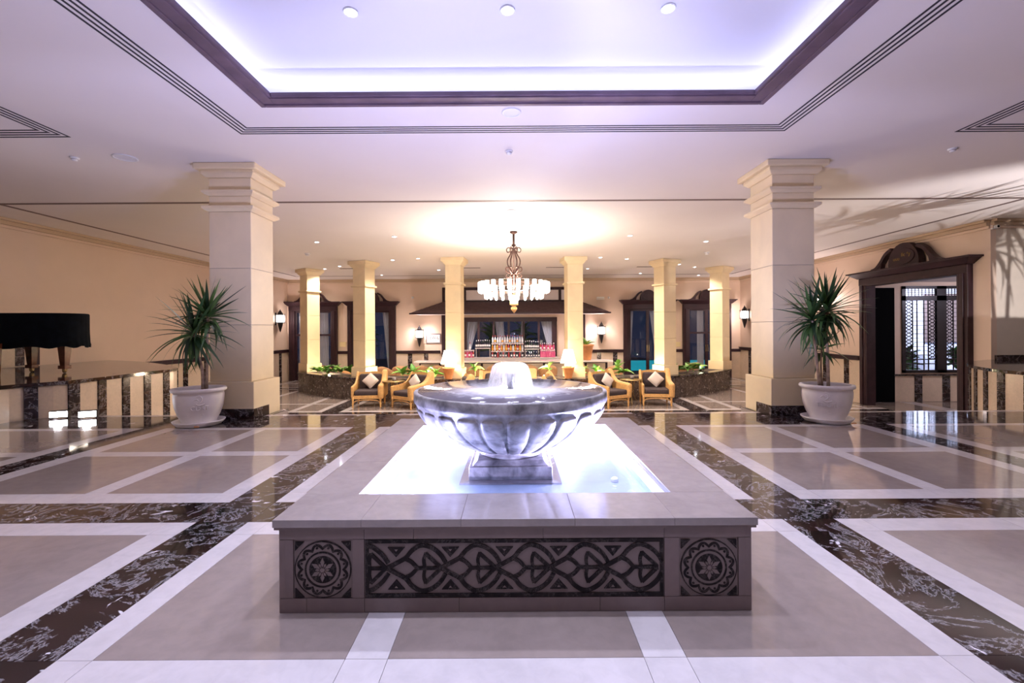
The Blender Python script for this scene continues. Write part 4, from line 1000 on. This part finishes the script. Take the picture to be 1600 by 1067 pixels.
for a, b in zip(mull, mull[1:]): MB().box(a + .04, b - .04, 17.0, 17.006, -.02, 1.30).build('pane', M['pane'], BW_, world=True)
PO = sroot('trim_6', (0, 16.9, ZS), 0, 'dark posts framing the bar')
for px in (693.5, 911): 
    X, _ = at(px, 520, 16.95); MB().box(X - .07, X + .07, 16.86, 16.998, ZS, 1.62).build('post', M['wood'], PO, world=True)
CLW = sroot('window_3', (-.06, YB, 2.08), 0, 'dark framed clerestory window above the bar roof')
fr = MB().box(-2.66, 2.52, 16.93, 17.04, 2.48, 2.58).box(-2.66, 2.52, 16.93, 17.04, 2.03, 2.10)
for x in (-2.61, -1.83, -.9, -.05, .85, 1.72, 2.47): fr.box(x - .05, x + .05, 16.94, 17.04, 2.10, 2.48)
fr.build('window_frame', M['wood'], CLW, world=True)
MB().box(-2.56, 2.42, 17.0, 17.006, 2.10, 2.48).build('pane', M['soffit'], CLW, world=True)
# hipped roof over the bar
RF = thing('bar_canopy', 'hipped dark shingle canopy over the bar', 'canopy', (0, 16.4, 1.6))
NC = 6
for k in range(NC):
    f0, f1 = k / NC, (k + 1) / NC; x0l, x1l, y0, z0 = -3.60 + .95 * f0, 3.34 - .86 * f0, 15.95 + .95 * f0, 1.60 + .42 * f0
    xt0, xt1, yt, zt = -3.60 + .95 * f1, 3.34 - .86 * f1, 15.95 + .95 * f1, 1.60 + .42 * f1
    MB().frus(x0l - .03, x1l + .03, y0 - .03, 16.925, z0, xt0 - .01, xt1 + .01, yt - .01, 16.925, zt + .02).build('shingle_course', M['roof'], RF, world=True)
MB().box(-3.5, 3.25, 16.0, 16.925, 1.555, 1.598).build('soffit', M['soffit'], RF, world=True)
MB().box(-3.66, 3.40, 15.90, 15.98, 1.555, 1.605).build('eave_board', M['wood'], RF, world=True)
for i, px in enumerate((657, 758, 851, 932)):
    X, _ = at(px, 492, 16.4); t = thing('downlight', 'small recessed spotlight under the eave of the bar canopy', 'ceiling light', (X, 16.45, 1.555), 0, 'spotlights under the canopy')
    MB().lathe([(.045, -.004), (.05, 0), (.03, 0), (.03, -.004)], 14).build('ring', M['whitep'], t); MB().lathe([(.03, -.003), (.001, -.003)], 12, cap=False).build('lens', M['lamp_on'], t)
    lamp('SPOT', 'beam', (0, 0, -.02), 60, (1.0, .86, .90), rot=(.05, 0, 0), parent=t, spot_size=2.2, spot_blend=.8, shadow_soft_size=.04)
def curtain(x0, x1, xb0, xb1, lab, z0=0, z1=1.36):
    def fn(u, v):
        return ((x0 + (x1 - x0) * u) * (1 - v) + (xb0 + (xb1 - xb0) * u) * v, 17.16 + .03 * math.sin(u * 28), z1 - (z1 - z0) * v)
    return tag(MB().grid(fn, 24, 8).build('curtain', M['cloth'], smooth=True), lab, 'curtain')
curtain(-1.80, -1.30, -1.86, -1.70, 'pale sheer curtain gathered at the left end of the bar window')
curtain(1.0, 1.46, 1.36, 1.5, 'pale sheer curtain gathered at the right end of the bar window')
curtain(-.72, -.40, -.55, -.30, 'pale sheer curtain hanging left of the middle of the bar window')
curtain(.30, .42, .18, .28, 'narrow pale curtain hanging right of the middle of the bar window')
for a_, b_, c_, d_, w in ((-8.10, -7.86, -8.10, -7.90, 'left edge of the far left corner door, standing in for a wall reveal'), (-7.36, -7.0, -7.36, -6.98, 'middle of the far left corner door, standing in for a wall reveal'), (-4.95, -4.62, -4.72, -4.62, 'right leaf of the door left of the bar'),
        (4.30, 4.5, 4.30, 4.36, 'left leaf of the door right of the bar'), (5.1, 5.5, 5.45, 5.6, 'right leaf of the door right of the bar'), (6.9, 7.14, 6.9, 7.16, 'middle of the far right corner door, standing in for a wall reveal'), (7.66, 7.86, 7.68, 7.86, 'right edge of the far right corner door, standing in for a wall reveal')):  # strips at the corner doors stand in for pale wall reveals, not cloth
    curtain(a_, b_, c_, d_, 'pale curtain behind the glass at the ' + w, ZS + .02, 1.72)
# back-bar shelves and bottles
SH = thing('bottle_shelf', 'stepped white back-bar shelf holding bottles below the window', 'shelf', (-.17, 16.6, ZS))
MB().box(-1.9, 1.6, 16.3, 16.85, ZS, .0).build('cabinet', M['counter'], SH, world=True)
for x0, x1, y0, z1 in ((-.83, .35, 16.55, .22), (-.83, .35, 16.70, .50), (-1.42, -.86, 16.6, .34), (.38, .92, 16.6, .30), (-1.8, -1.45, 16.62, .26), (.96, 1.5, 16.62, .24)):
    MB().box(x0, x1, y0, 16.86, z1 - .03, z1).build('shelf_board', M['counter'], SH, world=True)
    for x in (x0 + .02, x1 - .04): MB().box(x, x + .02, y0 + .12, 16.86, 0, z1 - .03).build('bracket', M['counter'], SH, world=True)
def bmat(n, c, r=.12): return mat(n, c, r, spec=.6)
BM = {'clear': bmat('bottle_clear', (.62, .64, .68)), 'amber': bmat('bottle_amber', (.55, .24, .03)), 'green': bmat('bottle_green', (.015, .03, .018)), 'red': bmat('bottle_red', (.42, .05, .05)), 'pink': bmat('bottle_pink', (.62, .10, .24)), 'blackb': bmat('bottle_black', (.02, .018, .03)), 'wlab': bmat('bottle_white', (.82, .80, .80), .4), 'orange': bmat('label_orange', (.85, .38, .05), .5)}
def bottlemesh(c, lab):
    q = MB().lathe([(.030, 0), (.036, .004), (.036, .16), (.030, .185), (.013, .215), (.012, .27), (.014, .272), (.014, .29), (.003, .291)], 10)
    n1 = len(q.f); q.lathe([(.0368, .05), (.0368, .125)], 10, cap=False); n2 = len(q.f); q.lathe([(.0145, .245), (.0150, .292)], 8); me = q.mesh('bottle', [BM[c], BM[lab], BM['wlab' if c != 'clear' else 'red']], True)
    for i, p in enumerate(me.polygons): p.material_index = 0 if i < n1 else (1 if i < n2 else 2)
    return me
BMS = {k: bottlemesh(*k) for k in (('clear', 'wlab'), ('amber', 'orange'), ('green', 'wlab'), ('red', 'wlab'), ('pink', 'pink'), ('blackb', 'wlab'), ('clear', 'orange'), ('red', 'red'))}
def row(x0, x1, n, y, z, kinds, what, s=1.0):
    for i in range(n):
        k = kinds[i % len(kinds)]; x = x0 + (x1 - x0) * i / (n - 1)
        tag(put(BMS[k], 'bottle', None, (x, y + random.uniform(-.01, .01), z), (0, 0, random.uniform(0, 6)), (s, s, s * random.uniform(.92, 1.05))), '%s, %s from the left' % (what, ORD[i]), 'bottle', what)
row(-.78, .30, 13, 16.78, .50, [('clear', 'wlab'), ('clear', 'orange'), ('clear', 'wlab')], 'clear bottle in the top row of the middle back-bar shelf')
row(-.78, .30, 14, 16.625, .22, [('amber', 'orange'), ('clear', 'wlab'), ('amber', 'orange'), ('red', 'wlab')], 'bottle in the second row of the middle back-bar shelf')
row(-.78, .30, 12, 16.42, .0, [('red', 'wlab'), ('green', 'wlab'), ('red', 'red'), ('blackb', 'wlab')], 'bottle in the lowest row of the middle back-bar shelf', .85)
row(-1.38, -.90, 7, 16.72, .34, [('blackb', 'wlab')], 'black bottle with white label on the shelf left of the middle')
row(.42, .88, 7, 16.72, .30, [('blackb', 'wlab'), ('green', 'wlab')], 'dark bottle with white label on the shelf right of the middle')
row(-1.76, -1.48, 5, 16.5, .0, [('red', 'wlab'), ('pink', 'pink')], 'red bottle standing at the far left of the back bar')
row(.45, .90, 6, 16.45, .0, [('blackb', 'wlab'), ('green', 'wlab')], 'small dark bottle standing low, right of the middle shelf', .75)
row(.98, 1.46, 9, 16.5, .0, [('pink', 'pink')], 'pink bottle in the lower row at the far right')
row(.98, 1.46, 8, 16.74, .24, [('red', 'wlab'), ('pink', 'pink')], 'bottle in the upper row at the far right', .9)
tag(put(BMS[('clear', 'wlab')], 'bottle', None, (-1.62, 16.72, .26)), 'single clear bottle on the upper shelf at the far left', 'bottle')
CF = thing('coffee_machine', 'small dark coffee machine at the left end of the bar', 'machine', (-1.83, 15.62, -.045))
MB().box(-.13, .13, -.12, .12, 0, .30).build('body', M['ledge'], CF, bevel=.01); MB().box(-.10, .10, -.126, -.12, .04, .22).build('front', M['blackmetal'], CF); MB().box(-.12, .12, -.1, .1, .30, .36).build('cup_tray', M['whitep'], CF)
# terracotta pot with a plant on the bar end
X, _ = at(918, 560, 15.4)
TP = thing('potted_plant', 'tall terracotta pot with a sparse plant on the right end of the bar', 'potted plant', (X, 15.45, -.045))
MB().lathe([(.12, 0), (.13, .02), (.20, .46), (.225, .47), (.225, .53), (.20, .53), (.19, .47), (.02, .46)], 24).build('pot', M['terra'], TP, smooth=True)
for a, e, l in ((2.6, 1.1, .34), (3.3, .8, .38), (.6, .6, .30), (5.0, .9, .26), (3.0, .3, .32)):
    put(LEAF['leaf2'], 'leaf', TP, (0, 0, .50), (0, -e, a), (l * 1.3, l * .3, l * 1.3))
MB().tube([(0, 0, .45), (-.03, 0, .60), (-.10, 0, .74), (-.18, 0, .80)], .008, 5).build('stem', M['leaf2'], TP)
# ------------------------------------------------------------------ chandelier
CH = thing('chandelier', 'wrought iron chandelier with two rings of glowing crystal tubes', 'chandelier', (0.0, 8.83, ZC))
X, _ = at(803, 450, 8.83); CH.location.x = X
MB().lathe([(.002, -.002), (.07, -.003), (.075, -.02), (.03, -.05)], 20).build('ceiling_rose', M['iron'], CH, smooth=True)
MB().lathe([(.022, -.03), (.022, -.24), (.04, -.25), (.045, -.27), (.02, -.29), (.012, -.30), (.012, -1.30)], 12).build('rod', M['iron'], CH, smooth=True)
sc1 = spline([(.02, 0, -.34), (.10, 0, -.31), (.14, 0, -.35), (.12, 0, -.40), (.08, 0, -.39)], 5)
sc2 = spline([(.03, 0, -.36), (.07, 0, -.45), (.12, 0, -.55), (.11, 0, -.66), (.03, 0, -.78), (.02, 0, -.82), (.10, 0, -.80), (.155, 0, -.75), (.14, 0, -.69), (.10, 0, -.71)], 5)
sc3 = spline([(.03, 0, -.80), (.06, 0, -.86), (.12, 0, -.89), (.155, 0, -.86), (.13, 0, -.82)], 5)
sc4 = spline([(.02, 0, -.80), (.06, 0, -.95), (.07, 0, -1.02), (.03, 0, -1.10), (.05, 0, -1.16), (.10, 0, -1.13), (.09, 0, -1.08)], 5)
me = MB().tube(sc1, .010, 6).tube(sc2, .013, 6).tube(sc3, .009, 6).tube(sc4, .010, 6).mesh('scroll_arm', M['iron'], True)
for k in range(6): put(me, 'scroll_arm', CH, rot=(0, 0, 2 * PI * k / 6))
def ring(r, z, t, name):
    MB().tube([(r * math.cos(2 * PI * i / 48), r * math.sin(2 * PI * i / 48), z) for i in range(48)], t, 6, closed=True).build(name, M['iron'], CH, smooth=True)
ring(.66, -.975, .008, 'ring'); ring(.55, -1.145, .008, 'ring')
spk = MB().bar((.012, 0, -1.16), (.55, 0, -1.16), .01).mesh('spoke', M['iron']); spk2 = MB().bar((.012, 0, -.975), (.66, 0, -.975), .01).mesh('spoke', M['iron'])
for k in range(6): put(spk, 'spoke', CH, rot=(0, 0, 2 * PI * k / 6)); put(spk2, 'spoke', CH, rot=(0, 0, 2 * PI * (k + .5) / 6))
cr = MB().lathe([(.038, 0), (.045, -.01), (.045, -.20), (.03, -.235), (.004, -.25)], 12).mesh('crystal_tube', M['crystal'], True)
for r, z, n, s in ((.66, -.985, 26, .84), (.55, -1.15, 22, .62)):
    for k in range(n): a = 2 * PI * k / n; put(cr, 'crystal_tube', CH, (r * math.cos(a), r * math.sin(a), z), (0, 0, a), (s, s, s))
MB().lathe([(.06, -1.22), (.05, -1.30), (.085, -1.32), (.075, -1.40), (.085, -1.42), (.03, -1.44), (.055, -1.47), (.06, -1.50), (.03, -1.55), (.004, -1.58)], 16).build('finial', M['wicker'], CH, smooth=True)
lamp('POINT', 'chandelier_glow', (0, 0, -1.2), 290, (1.0, .87, .72), parent=CH, shadow_soft_size=.25)
# ------------------------------------------------------------------ wall lanterns
def make_sconce(label, loc, rz):
    L = thing('wall_lantern', label, 'wall lamp', loc, rz, 'iron wall lanterns')
    MB().lathe([(.20, .14), (.20, .16), (.10, .17), (.11, .22), (.06, .30), (.015, .36), (.02, .38), (.003, .40)], 6, (0, -.22, 0)).build('crown', M['blackmetal'], L)
    MB().lathe([(.003, -.62), (.03, -.56), (.10, -.30), (.11, -.22), (.20, -.20), (.20, -.175), (.10, -.17)], 6, (0, -.22, 0)).build('tail', M['blackmetal'], L)
    MB().lathe([(.155, -.17), (.155, .14)], 6, (0, -.22, 0), cap=False).build('glass_body', M['sconce'], L)
    for k in range(6):
        a = 2 * PI * k / 6; x, y = .19 * math.cos(a), .19 * math.sin(a) - .22
        MB().bar((x, y, -.18), (x, y, .15), .016).build('bar', M['blackmetal'], L)
        MB().sphere((x, y, .185), .022, 8, 5).build('finial', M['blackmetal'], L)
    MB().box(-.05, .05, -.03, 0, -.30, .25).build('wall_plate', M['blackmetal'], L); MB().bar((0, -.02, -.12), (0, -.2, -.19), .03).build('bracket', M['blackmetal'], L)
    lamp('POINT', 'lantern_light', (0, -.40, 0), 34, (1.0, .82, .80), parent=L, shadow_soft_size=.12)
    return L
x1, z1 = at(655, 523, 16.8); x2, z2 = at(940, 520, 16.8)
S0 = make_sconce('iron wall lantern beside the small plaque left of the bar', (x1, YB, 1 + (515 - 523) * 17 / 711 + .06), 0)
S0.scale = (.78, .78, .80)
clone(S0, (x2, YB, .96 - .06 + .06), 0, 'iron wall lantern behind the terracotta pot plant')
clone(S0, (-XW, 16.15, 1.45), PI / 2, 'iron wall lantern on the left wall showing past the big column')
clone(S0, (XW, 16.35, 1.50), -PI / 2, 'iron wall lantern on the right wall showing past the big column')
clone(S0, (XW, 12.2, 1.70), -PI / 2, 'iron wall lantern on the right wall behind the right palm')
# plaque, signs, plates
px, pz = at(677.5, 529, YB)
PQ = thing('wall_plaque', 'small framed plaque with black lettering left of the bar', 'sign', (px, YB, pz))
MB().box(-.28, .28, -.03, 0, -.19, .19).build('frame', M['ledge'], PQ, bevel=.02); MB().box(-.235, .235, -.034, -.028, -.145, .145).build('plate', M['whitep'], PQ)
put(textmesh('LEW-L', .15, .002, M['black']), 'lettering', PQ, (0, -.036, -.02), (PI / 2, 0, 0)); MB().box(-.12, .12, -.0365, -.034, -.10, -.085).build('lettering', M['grout'], PQ)
px, pz = at(938, 466, YB); E = thing('sign_box', 'white emergency light box on the wall right of the bar canopy', 'sign', (px, YB, pz))
MB().box(-.14, .14, -.06, 0, -.055, .055).build('housing', M['whitep'], E, bevel=.008); MB().box(-.12, .12, -.064, -.06, -.035, .0).build('diffuser', M['counter'], E)
for px0, lab in ((951, 'small white dome camera right of the bar canopy'), (645, 'small white dome camera left of the bar canopy')):
    px, pz = at(px0, 465, YB); c = thing('dome_camera', lab, 'camera', (px, YB, pz)); MB().sphere((0, -.04, 0), .04, 10, 6).build('dome', M['whitep'], c, smooth=True); MB().box(-.035, .035, -.02, 0, -.035, .035).build('base', M['whitep'], c)
for px0, lab in ((536, 'ivory switch plate between the two left doors'), (1058, 'ivory switch plate between the two right doors')):
    px, pz = at(px0, 538, YB); c = thing('switch_plate', lab, 'switch', (px, YB, pz)); MB().box(-.12, .12, -.03, 0, -.09, .09).build('plate', M['ivory'], c, bevel=.008); MB().box(-.06, .06, -.036, -.03, -.04, .04).build('rocker', M['ivory'], c)
px, pz = at(1553, 355, 8.06); c = thing('bullet_camera', 'small white security camera high on the right bay wall', 'camera', (px, 8.07, pz))
MB().box(-.05, .05, -.03, 0, -.035, .035).build('mount', M['whitep'], c); MB().lathe([(.032, 0), (.035, .08), (.03, .085)], 12).xf(Matrix.Rotation(PI / 2, 4, 'X')).build('body', M['whitep'], c); MB().sphere((0, -.08, 0), .022, 10, 6).build('lens', M['black'], c)
# ------------------------------------------------------------------ ceiling lights and devices
def downlight(label, group, x, y, z, r, power, color, spot=1.9, m='lamp_on'):
    t = thing('downlight', label, 'ceiling light', (x, y, z), 0, group)
    MB().lathe([(r * 1.15, 0), (r * 1.25, -.004), (r * 1.2, -.010), (r, -.011), (r, 0)], 20).build('ring', M['whitep'], t, smooth=True)
    MB().lathe([(r, -.004), (.001, -.004)], 18, cap=False).build('lens', M[m], t)
    if power: lamp('SPOT', 'beam', (0, 0, -.03), power, color, parent=t, spot_size=spot, spot_blend=.7, shadow_soft_size=.05)
for px0, py0, lab in ((548, 18, 'left of the three downlights in the glowing tray'), (793, 15, 'middle of the three downlights in the glowing tray'), (1044, 12, 'right of the three downlights in the glowing tray')):
    Y = (ZT - 1) * FPX / (CY - py0 - ROLL * (px0 - CX)); X, _ = at(px0, py0, Y); downlight(lab, None, X, Y, ZT, .042, 62, (.72, .75, 1.0), 1.7)
for x in (-1.1, 0, 1.1):
    for y in (.3, 1.7): downlight('downlight in the tray overhead, outside the picture', 'tray downlights overhead', x, y, ZT, .042, 34 if y < 1 else 52, (.72, .75, 1.0), 1.7)
dl = [(496, 378), (617, 369.4), (508, 420), (531.4, 415.8), (614, 406), (653.9, 403.7), (686.4, 421.7), (515, 438), (597, 429.6), (985.4, 367.8), (1104, 377), (938.7, 402), (980, 404.3), (1061.9, 412.8), (1085.9, 417), (918.4, 419.5), (1001, 427), (1074.4, 435)]
rows = {r: sorted(p for p in dl if a_ < p[1] <= b_) for r, a_, b_ in (('nearest row of lounge downlights', 0, 390), ('middle band of lounge downlights', 390, 423), ('farthest row of lounge downlights', 423, 999))}
names = {p: 'small recessed downlight, %s from the left in the %s' % (ORD[i], r) for r, ps in rows.items() for i, p in enumerate(ps)}
for px0, py0 in dl:
    yc = CY - py0 - ROLL * (px0 - CX); Y = 1.9 * FPX / yc; X = (px0 - CX) * Y / FPX
    if Y > 16.2: Y = 16.2
    downlight(names[(px0, py0)], 'recessed lounge downlights', X, Y, ZC, .045, 100 if Y < 15 else 25, NEUT, 2.2)
for x in (-6.6, -4.9, 5.0, 6.8, 9.5):  # unseen downlights added as general fill for the lobby
    for y in (-2.2, .6, 2.6): downlight('added fill downlight in the unseen lobby ceiling beside the camera', 'added lobby fill lights outside the picture', x, y, ZC, .05, 44 if x < 0 else 36, (1.0, .88, .80), 1.9)
def detector(px0, py0, lab):
    yc = CY - py0 - ROLL * (px0 - CX); Y = 1.9 * FPX / yc; X = (px0 - CX) * Y / FPX
    t = thing('smoke_detector', lab, 'detector', (X, Y, ZC)); k = .8 if Y < 6 else 1.3
    MB().lathe([(.052 * k, 0), (.052 * k, -.014 * k), (.036 * k, -.018 * k), (.034 * k, -.040 * k), (.02 * k, -.048 * k), (.001, -.048 * k)], 18).build('body', M['whitep'], t, smooth=True)
    MB().lathe([(.037 * k, -.024 * k), (.037 * k, -.028 * k)], 18, cap=False).build('vent', M['slotb'], t)
detector(797, 236, 'white smoke detector on the ceiling straight above the fountain'); detector(118, 246, 'white smoke detector on the ceiling above the piano'); detector(1490, 232, 'white smoke detector on the ceiling at the right edge')
detector(481, 396, 'white smoke detector on the lounge ceiling at the left'); detector(1105, 394, 'white smoke detector on the lounge ceiling at the right')
def speaker(px0, py0, r, lab):
    yc = CY - py0 - ROLL * (px0 - CX); Y = 1.9 * FPX / yc; X = (px0 - CX) * Y / FPX
    t = thing('ceiling_speaker', lab, 'speaker', (X, Y, ZC))
    MB().lathe([(r, 0), (r, -.010), (r * .82, -.012), (r * .80, -.004)], 28).build('rim', M['whitep'], t, smooth=True); MB().lathe([(r * .8, -.006), (.001, -.007)], 24, cap=False).build('grille', M['tray'], t)
speaker(801, 175, .085, 'round white ceiling speaker between tray and ceiling slots'); speaker(197, 246, .115, 'round white ceiling speaker above the left palm'); speaker(800, 329, .07, 'small round white speaker in the ceiling behind the groove')
for px0, lab in ((737, 'short dark air slot beside the left lamp column'), (546, 'short dark air slot beside the second column from the left'), (868, 'short dark air slot beside the right lamp column'), (1010, 'short dark air slot beside the second column from the right')):
    yc = CY - 418; Y = 1.9 * FPX / yc; X = (px0 - CX) * Y / FPX
    t = thing('air_slot', lab, 'air diffuser', (X, Y, ZC)); MB().box(-.28, .28, -.05, .05, -.006, 0).build('frame', M['slotb'], t); MB().box(-.26, .26, -.02, .02, -.008, -.004).build('slot', M['slot'], t)
# ------------------------------------------------------------------ night garden behind the far doors
GD = sroot('garden_ground', (0, 20, ZS - .1), 0, 'dark terrace outside the far doors')
MB().box(-14, 8.3, 17.13, 30, ZS - .2, ZS - .02).build('paving', M['grout'], GD, world=True)
PLW = emit('lit_pool', (.02, .42, .50), .5)
tag(MB().box(5.2, 12.2, 20.5, 25, ZS - .02, ZS + .12).build('swimming_pool', PLW), 'turquoise lit swimming pool glimpsed through the right far doors', 'pool')
for x, y, lab in ((-6.2, 19.2, 'dark garden shrub outside the left far doors'), (-.9, 19.0, 'dark garden shrub outside the bar window on the left'), (.4, 19.2, 'dark garden shrub outside the bar window on the right')):
    leafy('garden_bush', lab, 'bush', (x, y, ZS), 40, .7, .3, 'bush', 1, .9, stem=1.9)
